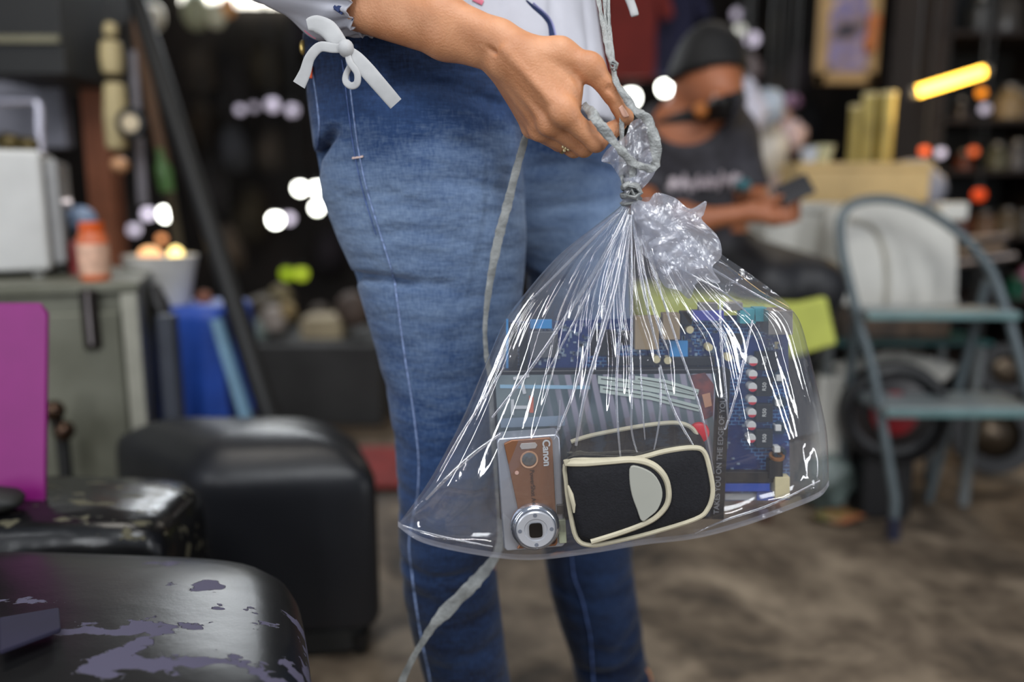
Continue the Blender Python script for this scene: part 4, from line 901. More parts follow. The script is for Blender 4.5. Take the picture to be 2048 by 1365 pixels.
seamline([(706, 316), (716, 315), (727, 313)], 4, .0018, M('peach_bartack', (216, 188, 176), .7), 'bar_tack', jeans)
p = on_jeans(627, 145, .003); obj('pocket_tab', B().box((p.x - .002, p.y - .004, p.z - .007), (p.x + .0015, p.y + .002, p.z + .007)), M('orange_tab', (214, 80, 30), .6), jeans)
p = on_jeans(608, 95, .001) or at(606, 95, YN - .02); obj('brass_rivet', B().ell(p, .005, .005, .009, 12), M('brass', (186, 160, 96), .3, .8), jeans)

# ---- body: hand and forearm finely, the rest of the body coarser, one mesh
YH = .86
def h(x, y, d=0.0): return tuple(at(x, y, YH + d))
H = SDF((at(640, 300, .9).x, YH - .055, at(900, 345, .86).z), (at(1275, 100, .86).x, YH + .115, at(900, -75, .88).z), .0016)
J1 = lambda a, b_, ra, rb, k: H.join(H.seg(a, b_, ra, rb), k)
J1(h(640, -52, .075), h(880, 32, .03), .024, .0235, .01); J1(h(660, 0, .075), h(890, 78, .03), .024, .0195, .014)
J1(h(880, 34, .03), h(1000, 78, .012), .0235, .018, .014); J1(h(890, 80, .03), h(1000, 122, .022), .019, .0135, .014)
J1(h(1000, 84, .014), h(1060, 130, .01), .0185, .019, .014)                       # carpus
J1(h(1010, 125, .022), h(1060, 175, .022), .0155, .0165, .014)
J1(h(1040, 100, .008), h(1120, 108, .004), .0165, .0150, .014); J1(h(1120, 108, .004), h(1177, 133, -.002), .0150, .0122, .012)       # thumb metacarpal
J1(h(1030, 112, .004), h(1126, 224, -.010), .0160, .0125, .014)                   # index metacarpal
J1(h(1075, 128, .006), h(1138, 178, .000), .0155, .0125, .014)                    # web
J1(h(1140, 160, .01), h(1142, 215, .004), .008, .010, .014)
J1(h(1020, 125, .012), h(1098, 246, .008), .0150, .0118, .014); J1(h(1012, 132, .024), h(1078, 258, .026), .0140, .0112, .014); J1(h(1005, 136, .034), h(1062, 256, .044), .0125, .0100, .014)
J1(h(1050, 160, .035), h(1110, 230, .03), .018, .014, .016)                      # palm
J1(h(1177, 133, -.002), h(1186, 138, -.002), .0128, .0128, .006)
J1(h(1181, 136, -.002), h(1226, 188, .000), .0118, .0102, .006); J1(h(1226, 186, .000), h(1250, 232, .001), .0102, .0078, .006)    # thumb
J1(h(1240, 214, .0015), h(1252, 236, .001), .0095, .0078, .004)
J1(h(1126, 226, -.010), h(1192, 284, -.004), .0118, .0104, .007); J1(h(1192, 284, -.004), h(1222, 262, .008), .0100, .0088, .005); J1(h(1222, 262, .008), h(1241, 248, .012), .0088, .0072, .004)
J1(h(1098, 248, .008), h(1168, 296, .014), .0112, .0098, .006); J1(h(1168, 296, .014), h(1196, 272, .030), .0094, .0084, .004); J1(h(1196, 272, .030), h(1180, 255, .036), .0084, .0075, .003)
J1(h(1078, 260, .026), h(1148, 298, .032), .0106, .0094, .006); J1(h(1148, 298, .032), h(1172, 276, .046), .0090, .0080, .004); J1(h(1172, 276, .046), h(1158, 258, .050), .0080, .0070, .003)
J1(h(1062, 258, .044), h(1118, 288, .050), .0092, .0082, .006); J1(h(1118, 288, .050), h(1138, 268, .060), .0078, .0070, .004); J1(h(1138, 268, .060), h(1128, 254, .062), .0070, .0062, .003)
# knuckles, tendons, wrist bone, skin creases
H.join(H.ell(h(1127, 222, -.018), (.0105, .006, .0105)), .010); H.join(H.ell(h(1096, 250, -.002), (.009, .006, .009)), .010); H.join(H.ell(h(1078, 264, .018), (.008, .005, .008)), .008)
H.join(H.ell(h(1180, 128, -.008), (.009, .006, .009)), .008); H.join(H.ell(h(1000, 128, .008), (.010, .007, .010)), .010)
for a_, b2 in [((1010, 100, -.010), (1100, 200, -.0185)), ((1005, 128, .006), (1085, 240, -.004)), ((1000, 142, .014), (1070, 252, .012)), ((1030, 92, -.0055), (1165, 126, -.010))]: H.join(H.seg(h(*a_), h(*b2), .0016, .0012), .008)
for a_, b2, w_ in [((1012, 122, -.003), (1042, 166, -.004), .0016), ((1150, 150, -.012), (1166, 185, -.010), .0028), ((1219, 172, -.010), (1236, 186, -.010), .0008), ((1215, 178, -.010), (1234, 194, -.010), .0008), ((1186, 262, -.016), (1204, 270, -.012), .0008), ((905, 66, -.006), (995, 106, -.004), .0022)]: H.cut(H.seg(h(*a_), h(*b2), w_, w_ * .7), .004)
V1, Q1 = H.mesh()
C = SDF((-.46, .82, 0.0), (.34, 1.42, 1.72), .008)
sx, sy, sz = -.03, 1.10, 1.42
C.F = C.seg((sx, 1.12, 1.12), (sx - .01, 1.12, 1.25), .125, .12); C.join(C.seg((sx - .14, 1.10, 1.36), (sx + .12, 1.18, 1.36), .055, .055), .06); C.join(C.seg((sx, 1.12, 1.2), (sx, 1.13, 1.36), .12, .09), .04)
C.join(C.seg((sx, 1.14, 1.40), (sx + .02, 1.12, 1.50), .05, .048), .03); C.join(C.ell((sx + .04, 1.11, 1.585), (.085, .078, .112)), .02); C.join(C.ell((sx + .12, 1.09, 1.57), (.018, .012, .02)), .015)
for s_ in (.03, -.01): pass
shl = (-.185, 1.07, 1.36); elb = tuple(at(470, -150, 1.02)); fo = np.array(h(700, -25, .07))
C.join(C.seg(shl, elb, .048, .04), .03); C.join(C.seg(elb, tuple(fo), .036, .026), .02)
C.join(C.seg((.12, 1.20, 1.36), (.16, 1.30, 1.27), .045, .034), .03); C.join(C.seg((.16, 1.30, 1.27), (.14, 1.10, 1.27), .032, .024), .02); C.join(C.ell((.12, 1.04, 1.27), (.035, .03, .035)), .02)
for k in range(4): C.join(C.seg((.12 - .004, 1.03, 1.25 + .017 * k), (.06, .985, 1.262 + .017 * k), .010, .009), .004)
C.join(C.seg((.12, 1.03, 1.30), (.09, 1.0, 1.335), .011, .01), .005)
for (zs, cx_, cy_, rr) in ((nz_, ncx, ncy, nrx), (fz_, fcx, fcy, frx)):
    C.join(C.seg((cx_[8], cy_[8], .6), (cx_[-3], cy_[-1], .1), .05, .038), .01); C.join(C.seg((cx_[-1], cy_[-1], .09), (cx_[-1], cy_[-1], .05), .038, .04), .01)
    C.join(C.seg((cx_[-1] + .01, cy_[-1] - .02, .045), (cx_[-1] + .14, cy_[-1] - .07, .03), .035, .025), .02)
C.join(C.seg((sx, 1.12, 1.06), (ncx[5], YN + .03, .84), .08, .06), .03); C.join(C.seg((ncx[5], YN + .03, .84), (ncx[8], YN, .6), .07, .05), .01)
C.join(C.seg((sx, 1.13, 1.06), (fcx[4], YF, .86), .06, .045), .02); C.join(C.seg((fcx[4], YF, .86), (fcx[8], YF, .6), .05, .05), .01)
V2, Q2 = C.mesh()
def skin():
    m = M('warm_skin', (186, 126, 86), .48, var=.10, vs=28, bump=.22, bs=420, c2=(204, 146, 106)); b = m.node_tree.nodes['Principled BSDF']
    b.inputs['Subsurface Weight'].default_value = .12; b.inputs['Subsurface Radius'].default_value = (.012, .005, .003); b.inputs['Subsurface Scale'].default_value = .6; return m
body = raw('body', np.concatenate([V1, V2]), np.concatenate([Q1, Q2 + len(V1)]), skin(), wt)
# thumbnail
nc = Vector(h(1250, 222, -.0070)); nd = (Vector(h(1256, 236)) - Vector(h(1244, 210))).normalized(); nn = Vector((.55, -.75, .35)); nn = (nn - nd * nn.dot(nd)).normalized(); ns = nd.cross(nn)
def nail(u, v):
    a, c_ = (u - .5) * 2, (v - .5) * 2; wdt = .0052 * (1 - .25 * max(0, c_) ** 3)
    return nc + ns * a * wdt + nd * c_ * .0068 * (1 - .18 * a * a) + nn * (.0012 - .0028 * a * a)
obj('thumbnail', B().grid(nail, 12, 12), M('nail', (214, 168, 146), .3), body, solid=.0006)
# ring on the lower fingers
rc = Vector(h(1132, 288, .030)); ra = (Vector(h(1148, 298, .032)) - Vector(h(1078, 260, .026))).normalized()
rt = obj('gold_ring', B().lathe(rc, ra, [(.0106, -.0013), (.0119, -.0013), (.0119, .0013), (.0106, .0013), (.0106, -.0013)], 32), M('gold', (196, 160, 90), .25, .9), wt)
dn = Vector(h(1130, 312, .0)) - Vector(h(1130, 290, .03)); dn = (dn - ra * dn.dot(ra)).normalized()
sd = ra.cross(dn)
for i, (a_, b2) in enumerate([(0, 0), (.0032, 0), (-.0032, 0), (0, .003), (0, -.003)]): obj('ring_stone', B().ell(rc + dn * .0128 + ra * a_ + sd * b2, .0021, .0021, .0021, 8), M('ring_crystal', (214, 196, 150), .1, .3), rt)

# ---- blouse
cloth = M('white_cotton', (188, 188, 196), .8, var=.04, vs=20, bump=.5, bs=9, spec=.2)
Bd = SDF((-.26, .90, .92), (.20, 1.36, 1.46), .005)
xf = at(1212, 0, 1.0).x
Bd.F = Bd.column([.90, 1.0, 1.08, 1.16, 1.25, 1.34, 1.40, 1.43], [-.040, -.04, -.045, -.05, -.05, -.05, -.04, -.02], [1.12] * 8, [.190, .178, .166, .157, .16, .165, .15, .06], [.15, .145, .14, .13, .13, .12, .09, .05])
for k in range(9):
    ang = k * .7 - .5; Bd.F += (.0035 * np.exp(-((np.arctan2(Bd.Y - 1.12, Bd.X + .04) + 2.9 - k * .33 + .12 * np.sin(9 * Bd.Z + k)) / .05) ** 2)).astype(np.float32)
hem = np.interp(Bd.X, [-.25, -.1, -.06, .02, .1, .2], [1.085, 1.085, 1.07, 1.015, .985, .975])
Bd.F = np.maximum(Bd.F, (hem - Bd.Z).astype(np.float32)); inner = Bd.F + .006
V, Q = Bd.mesh(); blouse = raw('blouse', V, Q, cloth, wt)
bb = BVHTree.FromPolygons([tuple(v) for v in V], [tuple(int(i) for i in q) for q in Q])
def on_b(tree, px, py, lift=.0012):
    d = (at(px, py, 1.0) - O_).normalized(); h_ = tree.ray_cast(O_, d); return None if h_[0] is None else h_[0] - d * lift
navy = M('navy_stripe', (30, 46, 88), .8)
def strip(tree, pts, wds, mat, name, par, th=.0008):
    """a ribbon laid on a surface through pixels"""
    P = [on_b(tree, x, y) for x, y in pts]; ok = [i for i, p in enumerate(P) if p is not None]
    if len(ok) < 3: return
    P = [P[i] for i in ok]; wd = [wds[i] for i in ok]
    obj(name, B().tube(P, wd, 8, flat=.18, up=(1, 0, 0)), mat, par)
cv = catmull([(1052, 0), (1068, 15), (1085, 30), (1097, 48), (1103, 72)], 4)
strip(bb, cv, list(np.interp(range(len(cv)), [0, 4, len(cv) - 1], [.0006, .002, .0042])), navy, 'navy_stripe', blouse)
cv2 = cv + np.array([7.5, -1])
strip(bb, cv2[2:], list(np.interp(range(len(cv2) - 2), [0, len(cv2)], [.001, .0016])), M('lilac_stripe', (150, 150, 196), .8), 'lilac_stripe', blouse)
strip(bb, [(946, -4), (956, 1), (966, 6)], [.003] * 3, M('rose_stripe', (206, 110, 130), .8), 'rose_stripe', blouse)
# right sleeve: gathered at the cuff over the forearm
ca, cb = Vector(h(744, -10, .060)), Vector(elb)
ax = (cb - ca).normalized(); sl = B()
u_ = Vector((0, -1, 0)); u_ = (u_ - ax * u_.dot(ax)).normalized(); v_ = ax.cross(u_)
def slv(u, v):
    q = 2 * PI * u; L_ = .30
    r = np.interp(v, [0, .03, .08, .2, .45, .8, 1], [.041, .038, .046, .056, .062, .066, .062])
    r += .0040 * math.sin(14 * q + 1) * math.exp(-v * 9) + .0022 * math.sin(23 * q) * math.exp(-v * 12) + .0035 * math.sin(5 * q + 18 * v) * min(1, v * 8)
    return ca + ax * (L_ * v - .006) + (u_ * math.cos(q) + v_ * math.sin(q)) * r - Vector((0, 0, .012 * math.sin(PI * min(1, v * 2.2))))
sb = B().grid(slv, 110, 46, True)
top = []
sleeve = obj('sleeve', sb, cloth, wt, solid=.0016)
sb2 = B().tube([ca + ax * .285, Vector(elb) + Vector((0, 0, .02)), Vector(shl) + Vector((0, 0, -.08)), Vector(shl) + Vector((.01, 0, .0))], [.061, .062, .066, .064], 24)
obj('upper_sleeve', sb2, cloth, wt)
st = BVHTree.FromPolygons([tuple(v) for v in sb.v], sb.f)
strip(st, [(668, 12), (680, 18), (695, 24), (709, 32)], [.002, .0036, .0036, .003], navy, 'navy_stripe', sleeve)
strip(st, [(668, 16), (685, 24), (700, 33), (706, 37)], [.0015, .003, .0034, .003], navy, 'navy_stripe', sleeve)
strip(st, [(643, 40), (660, 55), (676, 66), (684, 80), (683, 90)], [.0008] * 5, navy, 'navy_piping', sleeve)
strip(st, [(540, 10), (562, 26), (580, 36), (600, 44)], [.0015, .0026, .0026, .002], M('rose_stripe'), 'rose_stripe', sleeve)
strip(st, [(610, 60), (620, 68), (632, 76)], [.0016, .002, .0016], M('rose_stripe'), 'rose_stripe', sleeve)
# cuff tie
cot = M('white_tie', (176, 176, 176), .8, var=.05, vs=60, bump=.2, bs=40)
YT = .885
def tie(name, pts, wds, Y=YT, up=(0, 0, 1), th=.16):
    C3 = catmull([(x, y, d) for x, y, d in pts], 6); P = [at(x, y, Y + d) for x, y, d in C3]
    W2 = np.interp(np.linspace(0, 1, len(P)), np.linspace(0, 1, len(wds)), wds)
    b = B(); rings = []
    for i, p in enumerate(P):
        t_ = (P[min(i + 1, len(P) - 1)] - P[max(i - 1, 0)]).normalized(); s_ = t_.cross(Vector((0, 1, 0))).normalized(); n_ = s_.cross(t_)
        rings.append([p + s_ * (math.copysign(abs(math.cos(q)) ** .5, math.cos(q)) * W2[i]) + n_ * (math.sin(q) * W2[i] * th) for q in [2 * PI * k / 14 for k in range(14)]])
    return obj(name, b.loft(rings), cot, sleeve)
tie('tie_tail', [(692, 98, 0), (720, 125, -.004), (755, 165, -.004), (792, 208, 0)], [.0048, .0078, .0085, .0082, .0078])
tie('tie_tail', [(690, 98, 0), (665, 96, -.004), (640, 94, -.002), (620, 115, 0), (610, 145, .002), (598, 170, .004)], [.004, .005, .0052, .0054, .0062, .0072])
tie('tie_loop', [(694, 104, -.003), (700, 125, -.005), (714, 146, -.005), (714, 166, -.004), (703, 172, -.002), (692, 164, .001), (692, 150, .003), (700, 132, .003)], [.0032, .0036, .0036, .0038, .0038, .0034, .003], th=.35)
tie('tie_loop', [(685, 92, .0), (672, 78, .0), (655, 58, .002), (632, 48, .004), (615, 50, .004)], [.007, .0095, .010, .009, .006], th=.3)
obj('tie_knot', B().ell(at(692, 97, YT - .002), .0085, .008, .0095, 16), cot, sleeve)
# front tie of the blouse hanging at the upper right
P = [at(x, y, .98) for x, y in catmull([(1238, -30), (1255, -8), (1264, 12), (1270, 32)], 5)]
obj('front_tie', B().tube(P, [.006] * (len(P) - 1) + [.005], 10, flat=.6), cot, blouse)
# head hair and shoes (outside the photograph, kept plain)
Hs = SDF((-.13, .98, 1.40), (.16, 1.30, 1.74), .008); Hs.F = Hs.ell((sx + .022, 1.125, 1.60), (.102, .092, .118)); Hs.join(Hs.seg((sx - .07, 1.16, 1.58), (sx - .09, 1.17, 1.44), .04, .025), .03)
Hs.F = np.maximum(Hs.F, -(np.sqrt((Hs.X - (sx + .14)) ** 2 + (Hs.Y - 1.06) ** 2 + (Hs.Z - 1.55) ** 2) - .105)); V, Q = Hs.mesh(); raw('hair', V, Q, M('black_hair'), wt)
for (cx_, cy_) in ((ncx[-1], YN), (fcx[-1], YF)):
    obj('shoe', B().loft([[Vector((cx_ - .05 + .22 * a_ + .0, cy_ - .08 * a_ + .042 * wd * math.cos(q), .004 + hh * .5 + hh * .5 * math.sin(q))) for q in np.linspace(0, 2 * PI, 17)[:-1]] for a_, wd, hh in [(0, .5, .04), (.03, .85, .075), (.2, 1, .085), (.45, .95, .08), (.7, 1.05, .06), (.92, .9, .045), (1, .4, .025)]]), M('black_shoe', (24, 24, 26), .5), wt)
# ================================================================ CLEAR BAG AND WHAT IS IN IT
def rot_rect(cx, cy, w_, h_, deg):
    a = math.radians(deg); return [(cx + x * math.cos(a) - y * math.sin(a), cy + x * math.sin(a) + y * math.cos(a)) for x, y in ((-w_ / 2, -h_ / 2), (w_ / 2, -h_ / 2), (w_ / 2, h_ / 2), (-w_ / 2, h_ / 2))]
# ---- circuit board
YB = .892
def pcb():
    m = bpy.data.materials.new('blue_circuit'); m.use_nodes = True; nt = m.node_tree; b = nt.nodes['Principled BSDF']; L = nt.links.new
    tc = nt.nodes.new('ShaderNodeTexCoord'); mp = nt.nodes.new('ShaderNodeMapping'); mp.inputs['Rotation'].default_value = (PI / 2, 0, 0); L(tc.outputs['Object'], mp.inputs[0])
    br = nt.nodes.new('ShaderNodeTexBrick'); br.inputs['Scale'].default_value = 60; br.inputs['Mortar Size'].default_value = .03
    br.inputs['Color1'].default_value = rgb(18, 54, 116); br.inputs['Color2'].default_value = rgb(12, 36, 88); br.inputs['Mortar'].default_value = rgb(80, 128, 176); L(mp.outputs[0], br.inputs[0])
    n = nt.nodes.new('ShaderNodeTexNoise'); n.inputs['Scale'].default_value = 26; L(tc.outputs['Object'], n.inputs[0])
    r = nt.nodes.new('ShaderNodeMapRange'); r.inputs[1].default_value = .5; r.inputs[2].default_value = .52; L(n.outputs[0], r.inputs[0])
    mx = nt.nodes.new('ShaderNodeMix'); mx.data_type = 'RGBA'; L(r.outputs[0], mx.inputs[0]); mx.inputs[6].default_value = rgb(15, 44, 102); L(br.outputs[0], mx.inputs[7]); L(mx.outputs[2], b.inputs['Base Color'])
    b.inputs['Roughness'].default_value = .35; return m
bt_ = thing('circuit_board', 'blue computer circuit board with ports along its top edge, in the clear bag', 'circuit board', at(1300, 1000, YB))
obj('board', pxprism([(1015, 645), (1576, 628), (1580, 1000), (1024, 1012)], YB, .0018), pcb(), bt_, smooth=False)
pc_ = {n: M('pcb_' + n, c, r_, m_, var=.06) for n, c, r_, m_ in [('black', (20, 22, 26), .4, 0), ('metal', (168, 160, 150), .3, .8), ('tan', (170, 150, 120), .4, .3), ('violet', (74, 76, 160), .4, 0), ('teal', (70, 150, 160), .4, 0), ('cream', (206, 194, 152), .5, 0), ('white', (208, 208, 204), .4, 0), ('blue', (30, 74, 170), .4, 0), ('sky', (60, 140, 200), .4, 0), ('red', (190, 40, 56), .4, 0), ('grey', (110, 112, 116), .3, .5)]}
def comp(name, x0, y0, x1, y1, dep, mat, sub=None, back=0, **k):
    return obj(name, B().prism([at(x, y, YB - dep) for x, y in rpx(x0, y0, x1, y1)], (0, dep - back, 0)), pc_[mat], sub or bt_, bevel=.0006, smooth=False, **k)
for x in (1018, 1039): 
    s_ = comp('pin_socket', x, 648, x + 17, 738, .009, 'black')
comp('pin_frame', 1012, 640, 1017, 742, .010, 'sky')
comp('network_port', 1326, 628, 1360, 680, .015, 'tan'); comp('video_port', 1386, 622, 1448, 642, .012, 'violet'); comp('video_shell', 1398, 606, 1436, 623, .009, 'metal')
comp('usb_port', 1452, 606, 1486, 622, .013, 'metal'); comp('audio_port', 1480, 618, 1512, 648, .013, 'teal'); comp('audio_port', 1508, 616, 1534, 644, .013, 'teal', label='dark faced teal port')
comp('usb_port', 1537, 622, 1586, 670, .030, 'metal'); comp('serial_port', 1270, 634, 1318, 700, .014, 'tan'); comp('port_shield', 1362, 624, 1384, 650, .012, 'black')
comp('heat_spreader', 1060, 664, 1116, 716, .006, 'grey'); comp('chip', 1180, 660, 1232, 712, .003, 'black'); comp('chip', 1455, 668, 1486, 690, .003, 'black'); comp('chip', 1240, 662, 1262, 690, .003, 'black')
comp('cable_socket', 1215, 715, 1430, 732, .009, 'black'); comp('blue_socket', 1060, 640, 1104, 658, .006, 'sky'); comp('blue_socket', 1340, 682, 1376, 716, .005, 'sky')
for x, y in ((1376, 657), (1414, 692), (1452, 712), (1332, 718), (1310, 716)): obj('capacitor', B().cyl(at(x, y, YB), at(x, y, YB) + Vector((0, -.011, 0)), .0042, 16), pc_['cream'], bt_)
for i, y in enumerate((720, 746, 771, 797, 822, 847, 872)):
    q = at(1501 - i * .6, y, YB); c_ = obj('capacitor', B().lathe(q, (0, -1, 0), [(.0, 0), (.0052, 0), (.0052, .0105), (.0047, .011), (0, .011)], 20), pc_['white'], bt_)
    f_ = q + Vector((0, -.0111, 0)); arc = [f_ + Vector((.0050 * math.cos(a), 0, .0050 * math.sin(a))) for a in np.linspace(PI * 1.12, PI * 1.88, 10)]
    obj('red_mark', B().prism(arc, (0, -.0003, 0)), pc_['red'], c_, smooth=False)
for i, y in enumerate((722, 774, 826, 877)):
    k_ = comp('choke_coil', 1512, y - 17, 1556 if i == 0 else 1546, y + 19, .008, 'black')
    text_mesh('R50', .0062, at(1529, y, YB - .0084), (0, 0, 1), (-1, 0, 0), pc_['white'], 'marking', k_)
    q = at(1557, y + 30 - i * 1.0, YB); obj('coil_ring', B().lathe(q, (0, -1, 0), [(.0035, 0), (.0075, 0), (.0075, .006), (.0035, .006), (.0035, 0)], 20), M('coil_dark', (28, 52, 70), .3), bt_)
for x, y in ((1559, 757), (1558, 807), (1557, 857), (1555, 900)): comp('white_plug', x - 6, y - 6, x + 6, y + 6, .010, 'white')
q = at(1553, 915, YB - .006); obj('copper_ring', B().lathe(q, (0, -.3, 1), [(.006, 0), (.0088, 0), (.0088, .003), (.006, .003), (.006, 0)], 20), M('copper', (190, 130, 80), .3, .7), bt_)
comp('power_block', 1538, 922, 1566, 958, .012, 'black'); comp('cream_socket', 1550, 955, 1580, 998, .013, 'cream')
comp('slot', 1440, 945, 1546, 966, .010, 'black'); comp('slot', 1440, 968, 1540, 984, .009, 'blue', label='blue slot'); comp('paper_label', 1450, 988, 1512, 1001, .0010, 'white'); comp('dark_socket', 1514, 984, 1548, 1002, .005, 'blue')
comp('mounting_star', 1549, 684, 1558, 698, .0006, 'cream')
R = random.Random(7); b = B()
for k in range(420):
    x = R.uniform(1060, 1560); y = R.uniform(646, 728) if R.random() < .7 else R.uniform(735, 980)
    if x > 1490 and y > 700: continue
    w_, hh_ = R.choice([(3, 6), (6, 3), (5, 9), (9, 5)]); b.prism([at(u, v, YB - .0012) for u, v in rpx(x, y, x + w_, y + hh_)], (0, .0012, 0))
setp(obj('small_components', b, M('smd_pale', (150, 170, 190), .4, c2=(40, 50, 66), vs=90), bt_, smooth=False), kind='stuff')

# ---- boxed slim case with striped cover
YK = .868
def cover():
    m = bpy.data.materials.new('striped_cover'); m.use_nodes = True; nt = m.node_tree; b = nt.nodes['Principled BSDF']; L = nt.links.new
    tc = nt.nodes.new('ShaderNodeTexCoord'); sp = nt.nodes.new('ShaderNodeSeparateXYZ'); L(tc.outputs['Object'], sp.inputs[0])
    mm = nt.nodes.new('ShaderNodeMath'); mm.operation = 'MULTIPLY_ADD'; mm.inputs[1].default_value = .22; L(sp.outputs['Z'], mm.inputs[0]); L(sp.outputs['X'], mm.inputs[2])
    s2 = nt.nodes.new('ShaderNodeMath'); s2.operation = 'MULTIPLY'; s2.inputs[1].default_value = 440; L(mm.outputs[0], s2.inputs[0])
    s3 = nt.nodes.new('ShaderNodeMath'); s3.operation = 'SINE'; L(s2.outputs[0], s3.inputs[0])
    r = nt.nodes.new('ShaderNodeMapRange'); r.inputs[1].default_value = -.2; r.inputs[2].default_value = .5; L(s3.outputs[0], r.inputs[0])
    n = nt.nodes.new('ShaderNodeTexNoise'); n.inputs['Scale'].default_value = 9; L(tc.outputs['Object'], n.inputs[0])
    rr = nt.nodes.new('ShaderNodeValToRGB'); e = rr.color_ramp.elements; e[0].position = .4; e[0].color = rgb(70, 84, 92); e[1].position = .62; e[1].color = rgb(120, 132, 134); L(n.outputs[0], rr.inputs[0])
    x = nt.nodes.new('ShaderNodeMapRange'); x.inputs[1].default_value = -.075; x.inputs[2].default_value = -.05; L(sp.outputs['X'], x.inputs[0])
    fm = nt.nodes.new('ShaderNodeMath'); fm.operation = 'MULTIPLY'; L(x.outputs[0], fm.inputs[0]); L(r.outputs[0], fm.inputs[1])
    mx = nt.nodes.new('ShaderNodeMix'); mx.data_type = 'RGBA'; L(fm.outputs[0], mx.inputs[0]); L(rr.outputs[0], mx.inputs[6]); mx.inputs[7].default_value = rgb(150, 146, 160); 
    mx2 = nt.nodes.new('ShaderNodeMix'); mx2.data_type = 'RGBA'; z = nt.nodes.new('ShaderNodeMapRange'); z.inputs[1].default_value = .135; z.inputs[2].default_value = .06; L(sp.outputs['Z'], z.inputs[0])
    L(z.outputs[0], mx2.inputs[0]); L(mx.outputs[2], mx2.inputs[6]); mx2.inputs[7].default_value = rgb(52, 58, 70)
    L(mx2.outputs[2], b.inputs['Base Color']); b.inputs['Roughness'].default_value = .3; return m
kt = thing('slim_case', 'slim black edged case with pale striped cover and lettered spine behind the pouch', 'case', at(1215, 1040, YK))
blk = M('case_black', (18, 18, 22), .35)
obj('case_shell', B().prism([at(x, y, YK) for x, y in [(984, 742), (1440, 738), (1432, 1040), (1000, 1042)]], (0, .015, 0)), blk, kt, bevel=.002)
obj('printed_cover', B().prism([at(x, y, YK - .0006) for x, y in [(990, 751), (1432, 748), (1420, 1034), (1006, 1036)]], (0, .0008, 0)), cover(), kt, smooth=False)
obj('spine', B().prism([at(x, y, YK - .001) for x, y in [(1440, 738), (1462, 741), (1448, 1040), (1424, 1040)]], (0, .015, 0)), blk, kt, bevel=.001)
pw_ = M('print_white', (206, 208, 210), .5)
d_ = (at(1444, 790, YK) - at(1430, 1030, YK)).normalized()
text_mesh('TAKES YOU ON THE EDGE OF YOUR', .0086, (at(1447, 785, YK - .0022) + at(1433, 1030, YK - .0022)) / 2, d_, (-1, 0, d_.x), M('spine_grey', (136, 138, 142), .5), 'spine_lettering', kt)
text_mesh('T', .030, at(1043, 815, YK - .0016), (0, 0, 1), (-1, 0, 0), pw_, 'cover_letter', kt, bold=.0004)
text_mesh('T', .030, at(1046, 772, YK - .0016), (1, 0, .2), (-.2, 0, 1), pw_, 'cover_letter', kt, bold=.0004)
def kprint(name, pts, mat, lift=.0016): return obj(name, B().prism([at(x, y, YK - lift) for x, y in pts], (0, .0006, 0)), mat, kt, smooth=False)
kprint('orange_bar', [(1058, 792), (1067, 795), (1067, 826), (1059, 826)], M('print_orange', (196, 110, 88), .5))
kprint('cyan_band', [(1000, 770), (1180, 772), (1180, 779), (1000, 777)], M('print_cyan', (140, 176, 200), .5), .0012)
kprint('silver_band', [(1000, 838), (1130, 832), (1130, 852), (1002, 856)], M('print_silver', (130, 144, 160), .4), .0012)
for k, pts in enumerate([[(1196, 752), (1290, 764), (1392, 786), (1390, 800), (1290, 782), (1196, 768)], [(1200, 772), (1300, 786), (1400, 812), (1398, 824), (1300, 800), (1200, 786)], [(1270, 752), (1330, 760), (1398, 780), (1396, 790), (1330, 772), (1270, 762)]]):
    s_ = kprint('white_strip', pts, M('print_strip', (188, 200, 192), .5), .0018 + .0004 * k)
    kk = [(pts[0][0] + 6, pts[0][1] + 6), (pts[1][0], pts[1][1] + 7), (pts[2][0] - 3, pts[2][1] + 6)]
    obj('printed_line', B().tube([at(x, y, YK - .0024 - .0004 * k) for x, y in kk], .0005, 5), blk, s_)
kprint('red_brown_shape', [(1376, 752), (1410, 746), (1428, 770), (1426, 832), (1408, 840), (1400, 800), (1386, 776)], M('print_redbrown', (128, 66, 58), .5, c2=(70, 50, 60), vs=60))
kprint('skin_toned_shape', [(1404, 790), (1420, 786), (1424, 812), (1410, 816)], M('print_tan', (190, 140, 110), .5), .0020)
# ---- small red cap above the pouch
q = at(1398, 866, .838); setp(obj('red_badge', B().lathe(q, (-.2, -1, .1), [(0, -.006), (.0105, -.006), (.0115, -.002), (.0105, .003), (.006, .005), (0, .005)], 28), M('cherry_red', (204, 34, 50), .35)), 'small round red badge tucked above the right end of the pouch', 'badge')

# ---- compact camera
YC = .822
A_ = math.radians(-3.6)
co = at(1062, 985, YC); kx = 1 / ppm(1062, 975, YC)
cx_ = Vector((math.cos(A_), 0, math.sin(A_) * -1)); cx_ = Vector((math.cos(A_), .05, .062)).normalized(); cz_ = Vector((-.062, -.04, 1)); cz_ = (cz_ - cx_ * cz_.dot(cx_)).normalized(); cy_ = cz_.cross(cx_)   # cy_ points away from the camera
def K(px, py, d=0):
    """a point of the small camera's front face, px measured on its own upright grid"""
    return co + cx_ * ((px - 1062) * kx) - cz_ * ((py - 975) * kx * 1.03) + cy_ * d
ct = thing('compact_camera', 'bronze and silver compact camera standing on end in the clear bag', 'camera', co - cz_ * .06)
silv = M('brushed_silver', (186, 190, 200), .28, .6, var=.04); brz = M('bronze_face', (150, 104, 76), .35, .45, var=.05); 
def kpr(pts, d0, d1): return B().prism([K(x, y, d0) for x, y in pts], cy_ * (d1 - d0))
body_o = [(1004, 862), (1120, 862), (1126, 870), (1126, 1092), (1120, 1098), (1006, 1098), (1000, 1090), (1000, 870)]
obj('camera_body', kpr(body_o, .002, .026), silv, ct, bevel=.004, seg=3)
